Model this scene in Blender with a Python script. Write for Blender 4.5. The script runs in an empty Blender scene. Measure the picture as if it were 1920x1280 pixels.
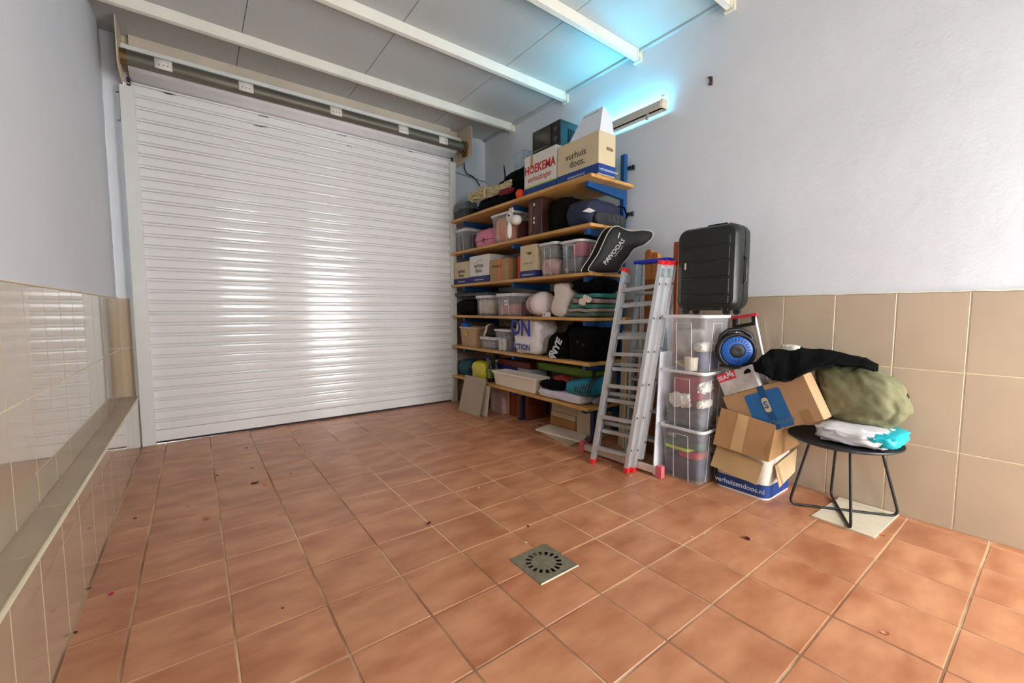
import bpy, bmesh, math, random
from mathutils import Vector, Matrix, noise, Euler

# ------------------------------------------------------------------ camera
scene = bpy.context.scene
COL = scene.collection
FPX = 790.361
CAM = Vector((0, 0, 1.2))
RC = Matrix(((0.7990, 0.0440, -0.6000), (-0.6010, 0.0600, -0.7970), (0.0010, 0.9970, 0.0740)))
def _orth(m):
    a = Vector(m[2]).normalized()
    b = Vector(m[0]); b = (b - a * b.dot(a)).normalized()
    return Matrix((b, a.cross(b), a))
RC = _orth(RC)
cam_data = bpy.data.cameras.new('camera')
cam_data.sensor_width = 36.0
cam_data.lens = 36.0 * FPX / 1920.0
cam_data.clip_start = 0.02
cam = bpy.data.objects.new('camera', cam_data)
cam.matrix_world = Matrix.Translation(CAM) @ RC.to_4x4()
COL.objects.link(cam)
scene.camera = cam

# ------------------------------------------------------------------ world, daylight, exposure
world = bpy.data.worlds.new('daylight'); scene.world = world
world.use_nodes = True
bg = world.node_tree.nodes['Background']
bg.inputs['Color'].default_value = (1.0, 0.985, 0.97, 1)
bg.inputs['Strength'].default_value = 24.0
scene.view_settings.view_transform = 'Standard'
scene.view_settings.look = 'None'
scene.view_settings.gamma = 1.0
scene.view_settings.use_curve_mapping = False
scene.view_settings.exposure = 0.44
XL, XLEDGE, XR, YB, YF, ZC = -0.515, -0.415, 3.275, 4.97, -1.62, 3.50
DOORX0, DOORX1, DOORZ0, DOORZ1 = 2.34, 3.2, 0.0, 2.2
WINX0, WINX1, WINZ0, WINZ1 = 0.55, 1.40, 1.35, 2.25
def portal(name, x0, x1, z0, z1):
    l = bpy.data.lights.new(name, 'AREA'); l.shape = 'RECTANGLE'
    l.size = x1 - x0; l.size_y = z1 - z0
    l.cycles.is_portal = True
    o = bpy.data.objects.new(name, l); COL.objects.link(o)
    o.location = ((x0 + x1) / 2, YF - 0.16, (z0 + z1) / 2)
    o.rotation_euler = (math.radians(90), 0, math.radians(180))
    d = o.rotation_euler.to_matrix() @ Vector((0, 0, -1))
    if d.y < 0: o.rotation_euler = (math.radians(90), 0, 0)
portal('daylight_door_offscreen', DOORX0, DOORX1, DOORZ0, DOORZ1)
portal('daylight_window_offscreen', WINX0, WINX1, WINZ0, WINZ1)

# ------------------------------------------------------------------ photo pixel -> point (1920x1280 frame)
def ray(px, py):
    return RC @ Vector((px - 960, -(py - 640), -FPX))
def onx(px, py, x):
    d = ray(px, py); return CAM + d * (x / d.x)
def ony(px, py, y):
    d = ray(px, py); return CAM + d * (y / d.y)
def onz(px, py, z=0.0):
    d = ray(px, py); return CAM + d * ((z - CAM.z) / d.z)

# ------------------------------------------------------------------ materials
def lin(c):
    return tuple(((v / 255.0) / 12.92 if v / 255.0 <= 0.04045 else ((v / 255.0 + 0.055) / 1.055) ** 2.4) for v in c)
MATS = {}
def pm(name, rgb, rough=0.55, metal=0.0, var=0.08, scale=6.0, bump=0.0, bscale=60.0, stretch=(1, 1, 1),
       spec=0.5, coat=0.0, rgb2=None, rnd=0.0, detail=4.0, sheen=0.0, lo=0.35, hi=0.65, rvar=0.0):
    if name in MATS: return MATS[name]
    m = bpy.data.materials.new(name); m.use_nodes = True
    nt = m.node_tree; N = nt.nodes; L = nt.links
    b = N['Principled BSDF']
    b.inputs['Roughness'].default_value = rough
    b.inputs['Metallic'].default_value = metal
    b.inputs['Specular IOR Level'].default_value = spec
    b.inputs['Coat Weight'].default_value = coat
    b.inputs['Sheen Weight'].default_value = sheen
    tc = N.new('ShaderNodeTexCoord'); mp = N.new('ShaderNodeMapping')
    mp.inputs['Scale'].default_value = stretch
    L.new(tc.outputs['Object'], mp.inputs['Vector'])
    vec = mp.outputs['Vector']
    if rnd > 0:
        oi = N.new('ShaderNodeObjectInfo'); ad = N.new('ShaderNodeVectorMath'); ad.operation = 'ADD'
        ml = N.new('ShaderNodeMath'); ml.operation = 'MULTIPLY'; ml.inputs[1].default_value = 37.0
        L.new(oi.outputs['Random'], ml.inputs[0]); L.new(vec, ad.inputs[0]); L.new(ml.outputs[0], ad.inputs[1]); vec = ad.outputs[0]
    no = N.new('ShaderNodeTexNoise'); no.inputs['Scale'].default_value = scale; no.inputs['Detail'].default_value = detail
    L.new(vec, no.inputs['Vector'])
    mr = N.new('ShaderNodeMapRange'); mr.inputs['From Min'].default_value = lo; mr.inputs['From Max'].default_value = hi
    L.new(no.outputs['Fac'], mr.inputs['Value'])
    c = lin(rgb)
    c1 = tuple(max(0, v * (1 - var)) for v in c)
    c2 = lin(rgb2) if rgb2 else tuple(min(1, v * (1 + var)) for v in c)
    mx = N.new('ShaderNodeMix'); mx.data_type = 'RGBA'
    mx.inputs['A'].default_value = (*c1, 1); mx.inputs['B'].default_value = (*c2, 1)
    L.new(mr.outputs['Result'], mx.inputs['Factor'])
    out = mx.outputs['Result']
    if rnd > 0:
        hs = N.new('ShaderNodeHueSaturation'); m2 = N.new('ShaderNodeMapRange')
        m2.inputs['To Min'].default_value = 1 - rnd; m2.inputs['To Max'].default_value = 1 + rnd
        L.new(oi.outputs['Random'], m2.inputs['Value']); L.new(m2.outputs['Result'], hs.inputs['Value']); L.new(out, hs.inputs['Color'])
        out = hs.outputs['Color']
    L.new(out, b.inputs['Base Color'])
    if rvar > 0:
        m3 = N.new('ShaderNodeMapRange'); m3.inputs['To Min'].default_value = rough - rvar; m3.inputs['To Max'].default_value = rough + rvar
        L.new(no.outputs['Fac'], m3.inputs['Value']); L.new(m3.outputs['Result'], b.inputs['Roughness'])
    if bump > 0:
        n2 = N.new('ShaderNodeTexNoise'); n2.inputs['Scale'].default_value = bscale; n2.inputs['Detail'].default_value = 3
        L.new(vec, n2.inputs['Vector'])
        bp = N.new('ShaderNodeBump'); bp.inputs['Strength'].default_value = bump; bp.inputs['Distance'].default_value = 0.01
        L.new(n2.outputs['Fac'], bp.inputs['Height']); L.new(bp.outputs['Normal'], b.inputs['Normal'])
    MATS[name] = m
    return m
def clear(name, rgb=(235, 240, 245), body=0.22, rough=0.25):
    """thin translucent plastic wall: see-through, with a milky body and a sheen"""
    if name in MATS: return MATS[name]
    m = bpy.data.materials.new(name); m.use_nodes = True
    nt = m.node_tree; N = nt.nodes; L = nt.links
    b = N['Principled BSDF']; b.inputs['Base Color'].default_value = (*lin(rgb), 1); b.inputs['Roughness'].default_value = rough
    t = N.new('ShaderNodeBsdfTransparent'); t.inputs['Color'].default_value = (0.96, 0.97, 0.98, 1)
    no = N.new('ShaderNodeTexNoise'); no.inputs['Scale'].default_value = 9
    tc = N.new('ShaderNodeTexCoord'); L.new(tc.outputs['Object'], no.inputs['Vector'])
    mr = N.new('ShaderNodeMapRange'); mr.inputs['To Min'].default_value = body * 0.75; mr.inputs['To Max'].default_value = body * 1.25
    L.new(no.outputs['Fac'], mr.inputs['Value'])
    mx = N.new('ShaderNodeMixShader'); L.new(mr.outputs['Result'], mx.inputs['Fac'])
    L.new(t.outputs[0], mx.inputs[1]); L.new(b.outputs[0], mx.inputs[2])
    L.new(mx.outputs[0], N['Material Output'].inputs['Surface'])
    MATS[name] = m
    return m
def emit(name, rgb, strength):
    m = bpy.data.materials.new(name); m.use_nodes = True
    nt = m.node_tree; nt.nodes.clear()
    e = nt.nodes.new('ShaderNodeEmission'); e.inputs['Color'].default_value = (*rgb, 1); e.inputs['Strength'].default_value = strength
    o = nt.nodes.new('ShaderNodeOutputMaterial'); nt.links.new(e.outputs[0], o.inputs[0])
    MATS[name] = m
    return m

# ------------------------------------------------------------------ mesh helpers
class MB:
    """collects geometry in one bmesh; build() links it as ONE mesh object"""
    def __init__(s): s.bm = bmesh.new()
    def box(s, x0, x1, y0, y1, z0, z1, bev=0.0, M=None, seg=1):
        t = bmesh.new(); bmesh.ops.create_cube(t, size=1.0)
        for v in t.verts:
            v.co = Vector(((x0 + x1) / 2 + v.co.x * (x1 - x0), (y0 + y1) / 2 + v.co.y * (y1 - y0), (z0 + z1) / 2 + v.co.z * (z1 - z0)))
        if bev > 0: bmesh.ops.bevel(t, geom=t.edges[:], offset=bev, segments=seg, affect='EDGES', profile=0.5)
        return s.merge(t, M)
    def merge(s, t, M=None):
        if M is not None: bmesh.ops.transform(t, matrix=M, verts=t.verts[:])
        me = bpy.data.meshes.new('tmp'); t.to_mesh(me); t.free(); s.bm.from_mesh(me); bpy.data.meshes.remove(me)
        return s
    def poly(s, verts, faces, M=None):
        vs = [s.bm.verts.new((M @ Vector(v)) if M is not None else Vector(v)) for v in verts]
        for f in faces: s.bm.faces.new([vs[i] for i in f])
        return s
    def loft(s, loops, cap0=True, cap1=True, closed=True):
        L = [[s.bm.verts.new(Vector(p)) for p in lp] for lp in loops]; n = len(L[0])
        for a, b in zip(L, L[1:]):
            for i in range(n if closed else n - 1):
                j = (i + 1) % n
                s.bm.faces.new((a[i], a[j], b[j], b[i]))
        if cap0: s.bm.faces.new(L[0][::-1])
        if cap1: s.bm.faces.new(L[-1])
        return s
    def tube(s, pts, r, n=8, caps=True, flat=None):
        pts = [Vector(p) for p in pts]
        rs = r if isinstance(r, (list, tuple)) else [r] * len(pts)
        loops = []; up = None
        for i, p in enumerate(pts):
            if i == 0: d = pts[1] - p
            elif i == len(pts) - 1: d = p - pts[i - 1]
            else: d = (pts[i + 1] - p).normalized() + (p - pts[i - 1]).normalized()
            d.normalize()
            if up is None:
                up = Vector((0, 0, 1)) if abs(d.z) < 0.9 else Vector((1, 0, 0))
            a = d.cross(up).normalized(); up = a.cross(d).normalized()
            fy = flat if flat else 1.0
            loops.append([p + (a * math.cos(2 * math.pi * k / n) + up * math.sin(2 * math.pi * k / n) * fy) * rs[i] for k in range(n)])
        return s.loft(loops, caps, caps)
    def lathe(s, prof, n=24, M=None, caps=False):
        t = MB()
        loops = [[(r * math.cos(2 * math.pi * k / n), r * math.sin(2 * math.pi * k / n), z) for k in range(n)] for r, z in prof]
        t.loft(loops, caps, caps)
        return s.merge(t.bm, M)
    def extrude_outline(s, pts2, h0, h1, frame):
        """closed 2-D outline swept between two heights of a frame (origin, u, v, w)"""
        o, u, v, w = frame
        return s.loft([[o + u * a + v * b + w * h for a, b in pts2] for h in (h0, h1)])
    def build(s, name, mat, parent=None, smooth=None, loc=None, rot=None):
        bmesh.ops.recalc_face_normals(s.bm, faces=s.bm.faces[:])
        me = bpy.data.meshes.new(name); s.bm.to_mesh(me); s.bm.free()
        if mat is not None: me.materials.append(mat)
        if smooth is not None:
            for p in me.polygons: p.use_smooth = True
            me.set_sharp_from_angle(angle=math.radians(smooth))
        o = bpy.data.objects.new(name, me); COL.objects.link(o)
        if loc is not None: o.location = loc
        if rot is not None: o.rotation_euler = rot
        if parent is not None: o.parent = parent
        return o
def inst(src, name, parent=None, loc=(0, 0, 0), rot=(0, 0, 0)):
    o = bpy.data.objects.new(name, src.data); COL.objects.link(o)
    o.location = loc; o.rotation_euler = rot
    if parent is not None: o.parent = parent
    return o
def tag(o, label=None, cat=None, group=None, kind=None):
    if label: o['label'] = label
    if cat: o['category'] = cat
    if group: o['group'] = group
    if kind: o['kind'] = kind
    return o
def thing(name, label, cat, loc=(0, 0, 0), rot=(0, 0, 0), group=None):
    o = bpy.data.objects.new(name, None); COL.objects.link(o)
    o.empty_display_size = 0.05
    o.location = loc; o.rotation_euler = rot
    return tag(o, label, cat, group)
def struct(name, loc=(0, 0, 0), label=None):
    o = bpy.data.objects.new(name, None); COL.objects.link(o); o.location = loc
    return tag(o, label, None, None, 'structure')
def rrect(w, d, r, n=4, cx=0, cy=0):
    out = []
    for sx, sy, a0 in ((1, 1, 0), (-1, 1, 90), (-1, -1, 180), (1, -1, 270)):
        for k in range(n + 1):
            a = math.radians(a0 + 90 * k / n)
            out.append((cx + sx * (w / 2 - r) + r * math.cos(a), cy + sy * (d / 2 - r) + r * math.sin(a)))
    return out
def fbm(p, o=3):
    v = 0; a = 1
    for i in range(o):
        v += a * noise.noise(p); p = p * 2.03; a *= 0.5
    return v
def soft(size, seed=0, p=3.5, amp=0.08, freq=3.0, cuts=10, sag=0.0, ridge=0.0, fn=None):
    """rounded, creased soft body standing on z = 0 (bags, bundles, heaps)"""
    sx, sy, sz = size
    t = bmesh.new(); bmesh.ops.create_cube(t, size=2.0)
    bmesh.ops.subdivide_edges(t, edges=t.edges[:], cuts=cuts, use_grid_fill=True)
    off = Vector((seed * 7.31, seed * 3.17, seed * 1.93)); m = min(size)
    for v in t.verts:
        c = v.co.copy(); l = (abs(c.x) ** p + abs(c.y) ** p + abs(c.z) ** p) ** (1 / p)
        d = c / l
        q = Vector((d.x * sx, d.y * sy, d.z * sz)) / m
        n = fbm(q * freq + off)
        r = 0.0
        if ridge: r = (abs(noise.noise(q * freq * 1.4 + off * 2)) - 0.25) * ridge
        k = 1 + amp * n + r
        co = Vector((d.x * sx / 2, d.y * sy / 2, d.z * sz / 2)) * k
        co.z += sz / 2
        if sag: 
            f = max(0.0, 1 - co.z / sz); co.x *= 1 + sag * f; co.y *= 1 + sag * f
        if fn: co = fn(co)
        if co.z < 0: co.z = 0
        v.co = co
    mb = MB(); mb.merge(t); return mb
def drape(nx, ny, f):
    """sheet from a function f(u, v) -> point, u and v in 0..1"""
    mb = MB(); g = [[mb.bm.verts.new(f(i / nx, j / ny)) for j in range(ny + 1)] for i in range(nx + 1)]
    for i in range(nx):
        for j in range(ny): mb.bm.faces.new((g[i][j], g[i + 1][j], g[i + 1][j + 1], g[i][j + 1]))
    return mb
def thicken(o, t):
    m = o.modifiers.new('thickness', 'SOLIDIFY'); m.thickness = t; m.offset = 0
    return o
def lettering(body, size, mat, parent, loc, face='-x', rot=0.0, bold=0.0, ext=0.0006, align='CENTER', name='lettering', sx=1.0, shear=0.0, space=1.0):
    cu = bpy.data.curves.new('txt', 'FONT'); cu.body = body; cu.size = size; cu.extrude = ext; cu.offset = bold * size
    cu.align_x = align; cu.align_y = 'CENTER'; cu.resolution_u = 2; cu.shear = shear; cu.space_character = space
    to = bpy.data.objects.new('txt', cu)
    me = bpy.data.meshes.new_from_object(to)
    bpy.data.objects.remove(to); bpy.data.curves.remove(cu)
    R = {'-x': Matrix(((0, 0, -1), (-1, 0, 0), (0, 1, 0))), '-y': Matrix(((1, 0, 0), (0, 0, -1), (0, 1, 0))),
         'z': Matrix.Identity(3)}[face] if isinstance(face, str) else face
    M = Matrix.Translation(Vector(loc)) @ R.to_4x4() @ Matrix.Rotation(rot, 4, 'Z') @ Matrix.Diagonal((sx, 1, 1, 1))
    me.transform(M); me.materials.clear(); me.materials.append(mat); me.name = name
    o = bpy.data.objects.new(name, me); COL.objects.link(o)
    if parent is not None: o.parent = parent
    return o

def carve(o, cutter):
    """cut a real opening into o; cutter is a builder in world coordinates"""
    c = cutter.build('cutter', None)
    m = o.modifiers.new('cut', 'BOOLEAN'); m.operation = 'DIFFERENCE'; m.solver = 'EXACT'; m.object = c
    bpy.context.view_layer.update()
    dg = bpy.context.evaluated_depsgraph_get()
    me = bpy.data.meshes.new_from_object(o.evaluated_get(dg))
    o.modifiers.clear(); o.data = me
    cm = c.data; bpy.data.objects.remove(c); bpy.data.meshes.remove(cm)
    return o
def pill(w, h, n=16):
    return [(math.cos(a) * h + (w if math.cos(a) > 0 else -w), math.sin(a) * h) for a in [2 * math.pi * (k + 0.5) / n for k in range(n)]]

# ================================================================== THE SETTING
def paint_mat(name, rgb):
    m = pm(name, rgb, rough=0.7, var=0.035, scale=1.6, bump=0.0, spec=0.3)
    nt = m.node_tree; N = nt.nodes; L = nt.links; b = N['Principled BSDF']
    tc = N.new('ShaderNodeTexCoord')
    n1 = N.new('ShaderNodeTexNoise'); n1.inputs['Scale'].default_value = 2.2; n1.inputs['Detail'].default_value = 6; n1.inputs['Roughness'].default_value = 0.62
    n2 = N.new('ShaderNodeTexNoise'); n2.inputs['Scale'].default_value = 70; n2.inputs['Detail'].default_value = 2
    vo = N.new('ShaderNodeTexNoise'); vo.inputs['Scale'].default_value = 5.5; vo.inputs['Detail'].default_value = 8; vo.inputs['Roughness'].default_value = 0.7
    for n in (n1, n2, vo): L.new(tc.outputs['Object'], n.inputs['Vector'])
    fl = N.new('ShaderNodeMapRange'); fl.inputs['From Min'].default_value = 0.60; fl.inputs['From Max'].default_value = 0.615
    L.new(vo.outputs['Fac'], fl.inputs['Value'])          # edges of old, flaked paint layers
    a = N.new('ShaderNodeMath'); a.operation = 'MULTIPLY_ADD'; a.inputs[1].default_value = 0.10; L.new(n2.outputs['Fac'], a.inputs[0]); L.new(n1.outputs['Fac'], a.inputs[2])
    c = N.new('ShaderNodeMath'); c.operation = 'MULTIPLY_ADD'; c.inputs[1].default_value = 0.10; L.new(fl.outputs['Result'], c.inputs[0]); L.new(a.outputs[0], c.inputs[2])
    bp = N.new('ShaderNodeBump'); bp.inputs['Strength'].default_value = 0.22; bp.inputs['Distance'].default_value = 0.03
    L.new(c.outputs[0], bp.inputs['Height']); L.new(bp.outputs['Normal'], b.inputs['Normal'])
    return m
PAINT = paint_mat('wall_paint', (219, 223, 228))
PAINT_L = pm('left_wall_paint', (219, 223, 228), rough=0.6, var=0.02, scale=1.2, bump=0.05, bscale=90)
GROUT_W = pm('wall_grout', (232, 214, 182), rough=0.85, var=0.10, scale=18)
TILE_W = pm('wall_tile', (184, 166, 143), rough=0.22, var=0.045, scale=2.6, spec=0.5, stretch=(1, 1, 0.8), rnd=0.012, rvar=0.05)
TILE_L = pm('left_wall_tile', (186, 168, 142), rough=0.16, var=0.03, scale=2.4, spec=0.6, rnd=0.012, coat=0.9)
TILE_L.node_tree.nodes['Principled BSDF'].inputs['Coat Roughness'].default_value = 0.03
TILE_L.node_tree.nodes['Principled BSDF'].inputs['Coat IOR'].default_value = 1.6

# floor: each terracotta tile is its own piece on a bed of grout
T = 0.3146; OX, OY = 0.383, 0.817
def floor_tile_mat():
    m = pm('terracotta_tile', (178, 112, 76), rough=0.34, var=0.10, scale=5.0, stretch=(0.8, 1.8, 1), rgb2=(202, 143, 104), rnd=0.05, detail=5, bump=0.04, bscale=26, lo=0.32, hi=0.68, rvar=0.03)
    return m
TERRA = floor_tile_mat()
GROUT_F = pm('floor_grout', (150, 112, 84), rough=0.9, var=0.0, scale=1.15, rgb2=(222, 192, 152), detail=5, lo=0.42, hi=0.56)
GROUT_F.node_tree.nodes['Principled BSDF']
floor = struct('floor', (0, 0, 0), 'terracotta tiled garage floor')
mb = MB(); mb.box(XLEDGE - 0.1, XR + 0.05, YF - 0.2, 5.6, -0.08, -0.0025)
mb.build('grout_bed', GROUT_F, floor)
ft = None; rng = random.Random(4)
DRAIN = (1.165, 1.393, 1.330, 1.560)
for i in range(-4, 11):
    for j in range(-9, 16):
        x0, x1, y0, y1 = OX + i * T, OX + (i + 1) * T, OY + j * T, OY + (j + 1) * T
        cx0, cx1, cy0, cy1 = max(x0, XLEDGE), min(x1, XR), max(y0, YF), min(y1, 5.3)
        if cx1 - cx0 < 0.02 or cy1 - cy0 < 0.02: continue
        g = 0.0033; dz = rng.uniform(-0.0008, 0.0008)
        full = cx1 - cx0 > T - 0.001 and cy1 - cy0 > T - 0.001
        if full and ft is not None:
            o = inst(ft, 'floor_tile', floor, ((x0 + x1) / 2, (y0 + y1) / 2, dz))
        else:
            mb = MB(); hx, hy = (cx1 - cx0) / 2 - g, (cy1 - cy0) / 2 - g
            mb.box(-hx, hx, -hy, hy, -0.012, 0.0, bev=0.0025)
            o = mb.build('floor_tile', TERRA, floor, loc=((cx0 + cx1) / 2, (cy0 + cy1) / 2, dz))
            if full: ft = o
# floor drain: square metal plate with a ring of slots
DR = pm('drain_steel', (150, 144, 122), rough=0.42, metal=0.55, var=0.14, scale=30, bump=0.1, bscale=80)
DARK = pm('dark_void', (14, 12, 11), rough=0.9, var=0.1)
dx, dy = 1.279, 1.446
drain = thing('floor_drain', 'square grey metal floor drain with a ring of slots', 'drain', (dx, dy, 0.0))
def ring_plate():
    t = MB(); n = 64; hw = 0.115; z = 0.005
    R1, R2 = 0.060, 0.086
    def sq(a):
        c, s_ = math.cos(a), math.sin(a); k = hw / max(abs(c), abs(s_)); return (c * k, s_ * k)
    A = [2 * math.pi * k / n for k in range(n)]
    inner = [t.bm.verts.new((R1 * math.cos(a), R1 * math.sin(a), z)) for a in A]
    mid = [t.bm.verts.new((R2 * math.cos(a), R2 * math.sin(a), z)) for a in A]
    outer = [t.bm.verts.new((*sq(a), z)) for a in A]
    low = [t.bm.verts.new((sq(a)[0] * 1.03, sq(a)[1] * 1.03, 0.0)) for a in A]
    ctr = t.bm.verts.new((0, 0, z))
    for k in range(n):
        j = (k + 1) % n
        t.bm.faces.new((ctr, inner[k], inner[j]))
        if k % 4 < 2: t.bm.faces.new((inner[k], mid[k], mid[j], inner[j]))
        t.bm.faces.new((mid[k], outer[k], outer[j], mid[j]))
        t.bm.faces.new((outer[k], low[k], low[j], outer[j]))
    return t
ring_plate().build('drain_plate', DR, drain)
# the pit below the plate is a real hole through tiles and bed
for o_ in list(floor.children):
    if o_.name.startswith('grout_bed') or (abs(o_.location.x - dx) < 0.27 and abs(o_.location.y - dy) < 0.27):
        o_.data = o_.data.copy()
        mb = MB(); mb.box(dx - 0.104, dx + 0.104, dy - 0.104, dy + 0.104, -0.2, 0.2); carve(o_, mb)
mb = MB(); w_ = 0.1038
mb.loft([[(a, b, z) for a, b in ((-w_ * k, -w_ * k), (w_ * k, -w_ * k), (w_ * k, w_ * k), (-w_ * k, w_ * k))] for k, z in ((1.0, 0.0008), (1.0, -0.10), (1.02, -0.104), (1.02, 0.0))], False, False)
mb.poly([(-w_, -w_, -0.10), (w_, -w_, -0.10), (w_, w_, -0.10), (-w_, w_, -0.10)], [(0, 1, 2, 3)])
mb.build('drain_pit', pm('pit_concrete', (96, 88, 78), rough=0.9, var=0.2, scale=20), drain)

# ---- right wall: painted plaster above, each dado tile its own piece
wall_right = struct('wall_right', (0, 0, 0), 'white plaster wall above a beige tiled dado')
mb = MB(); mb.box(XR + 0.004, XR + 0.2, YF - 0.15, YB + 0.2, 0, ZC + 0.1); mb.build('plaster', PAINT, wall_right)
mb = MB(); mb.box(XR - 0.004, XR + 0.02, YF, YB, 0, 1.302); mb.build('grout_bed', GROUT_W, wall_right)
def tile_field(parent, axis, plane, a0, w, amin, amax, rows, mat, outward, g=0.0028, th=0.006):
    cache = {}
    k0 = math.floor((amin - a0) / w) - 1
    k = k0
    while a0 + k * w < amax:
        s, e = max(a0 + k * w, amin), min(a0 + (k + 1) * w, amax); k += 1
        if e - s < 0.012: continue
        for z0, z1 in rows:
            key = (round(e - s, 3), round(z1 - z0, 3))
            if axis == 'y': loc = (plane, (s + e) / 2, (z0 + z1) / 2)
            else: loc = ((s + e) / 2, plane, (z0 + z1) / 2)
            if key in cache: inst(cache[key], 'wall_tile', parent, loc); continue
            h = (e - s) / 2 - g; v = (z1 - z0) / 2 - g
            mb = MB()
            if axis == 'y': mb.box(min(0, outward * th), max(0, outward * th), -h, h, -v, v, bev=0.0016)
            else: mb.box(-h, h, min(0, outward * th), max(0, outward * th), -v, v, bev=0.0016)
            cache[key] = mb.build('wall_tile', mat, parent, loc=loc)
ROWS = [(0, 0.434), (0.434, 0.868), (0.868, 1.302)]
tile_field(wall_right, 'y', XR - 0.001, 0.326, 0.2935, YF, YB, ROWS, TILE_W, -1)
# ragged painted top edge of the dado, as the plaster stops on it
mb = MB(); n = 160; rng = random.Random(9)
top = [1.306 + 0.006 * noise.noise(Vector((k * 0.35, 3, 0))) + 0.004 * rng.random() for k in range(n + 1)]
for k in range(n):
    ya, yb = YF + (YB - YF) * k / n, YF + (YB - YF) * (k + 1) / n
    mb.poly([(XR - 0.011, ya, top[k] - 0.007), (XR - 0.011, yb, top[k + 1] - 0.007), (XR - 0.009, yb, top[k + 1]), (XR - 0.009, ya, top[k]), (XR + 0.006, yb, top[k + 1] + 0.002), (XR + 0.006, ya, top[k] + 0.002)],
            [(0, 1, 2, 3), (3, 2, 4, 5)])
mb.build('plaster_edge', pm('edge_filler', (230, 224, 208), rough=0.8, var=0.08, scale=30), wall_right)

# ---- left wall with tiled ledge
wall_left = struct('wall_left', (0, 0, 0), 'pale grey wall with glossy beige tiles and a low tiled ledge')
mb = MB(); mb.box(XL - 0.2, XL - 0.006, YF - 0.15, YB + 0.2, 0, ZC + 0.1); mb.build('plaster', PAINT_L, wall_left)
mb = MB(); mb.box(XL - 0.02, XL - 0.0045, YF, YB - 0.03, 0.44, 1.298); mb.build('grout_bed', GROUT_W, wall_left)
mb = MB(); mb.box(XL, XLEDGE - 0.006, YF, YB - 0.03, 0, 0.428); mb.build('ledge_core', GROUT_W, wall_left)
tile_field(wall_left, 'y', XL - 0.008, 2.405 - 0.272 * 4, 0.272, YF, YB - 0.022, [(0.44, 0.862), (0.862, 1.298)], TILE_L, 1, th=0.006)
tile_field(wall_left, 'y', XLEDGE - 0.008, 1.892 - 0.272 * 4, 0.272, YF, YB - 0.02, [(0.0, 0.428)], TILE_L, 1)
# ledge top tiles
k = 0; y = 1.90 - 0.44 * 8; cache = None
while y < YB - 0.03:
    s, e = max(y, YF), min(y + 0.44, YB - 0.02); y += 0.44
    if e - s < 0.02: continue
    mb = MB(); hw = (XLEDGE - XL) / 2; hl = (e - s) / 2 - 0.002
    mb.box(-hw - 0.012, hw - 0.004, -hl, hl, 0, 0.010, bev=0.0015)
    mb.build('ledge_tile', pm('ledge_top_tile', (186, 168, 142), rough=0.38, var=0.05, scale=3), wall_left, loc=((XL + XLEDGE) / 2, (s + e) / 2, 0.430))
mb = MB(); mb.tube([(XLEDGE - 0.004, YF, 0.436), (XLEDGE - 0.004, YB - 0.02, 0.436)], 0.008, n=8)
mb.build('edge_trim', pm('edge_trim', (226, 218, 186), rough=0.4, var=0.05), wall_left, smooth=40)
mb = MB(); mb.box(XL - 0.007, XL + 0.003, YF, YB - 0.02, 1.298, 1.304); mb.build('plaster_edge', MATS['edge_filler'], wall_left)

# ---- back wall around the shutter
wall_back = struct('wall_back', (0, 0, 0), 'white wall around the roller shutter opening')
mb = MB(); mb.box(XL - 0.2, -0.437, 4.95, 5.15, 0, ZC + 0.1); mb.build('pier', pm('pier_paint', (219, 223, 228), rough=0.6, var=0.02, bump=0.05), wall_back)
mb = MB(); mb.box(-0.44, -0.36, 4.94, 5.1, 0, 2.80); mb.build('reveal', MATS['pier_paint'], wall_back)
mb = MB(); mb.box(-0.44, -0.424, 4.94, 5.1, 2.79, 3.03); mb.box(-0.414, -0.36, 4.94, 5.1, 2.79, 3.03); mb.build('reveal', MATS['pier_paint'], wall_back)
mb = MB(); mb.box(-0.44, -0.36, 4.94, 5.1, 3.02, 3.2); mb.build('reveal', MATS['pier_paint'], wall_back)
mb = MB(); mb.box(2.73, XR + 0.1, YB, YB + 0.18, 0, ZC + 0.1); mb.box(2.715, 2.76, 4.93, YB + 0.1, 0, 3.3); mb.build('return_panel', PAINT_L, wall_back)
mb = MB(); mb.box(XL - 0.1, 2.84, 4.955, 5.15, 3.06, ZC + 0.1); mb.box(-0.34, 2.71, 4.904, 4.96, 3.066, ZC); mb.build('lintel', pm('lintel_paint', (206, 192, 172), rough=0.7, var=0.10, scale=2.2), wall_back)
mb = MB(); mb.box(-0.40, 2.84, 4.86, 5.0, 3.345, 3.40, bev=0.004); mb.box(-0.40, 2.84, 4.80, 4.99, 3.335, 3.345); mb.build('lintel_ledge', pm('white_trim', (232, 230, 222), rough=0.5, var=0.05), wall_back)
tile_field(wall_back, 'x', 4.951, -0.6, 0.30, XL - 0.02, -0.42, [(0.44, 0.868), (0.868, 1.30)], TILE_L, -1)
tile_field(wall_back, 'x', YB + 0.001, 2.76, 0.29, 2.765, XR, ROWS, TILE_W, -1)
# thin conduit line and the loose cable on the return
mb = MB(); mb.tube([(2.74, YB - 0.006, 3.0), (3.27, YB - 0.006, 2.955)], 0.006, n=6); mb.build('conduit', pm('conduit_grey', (150, 156, 156), rough=0.6), wall_back, smooth=40)

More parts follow.
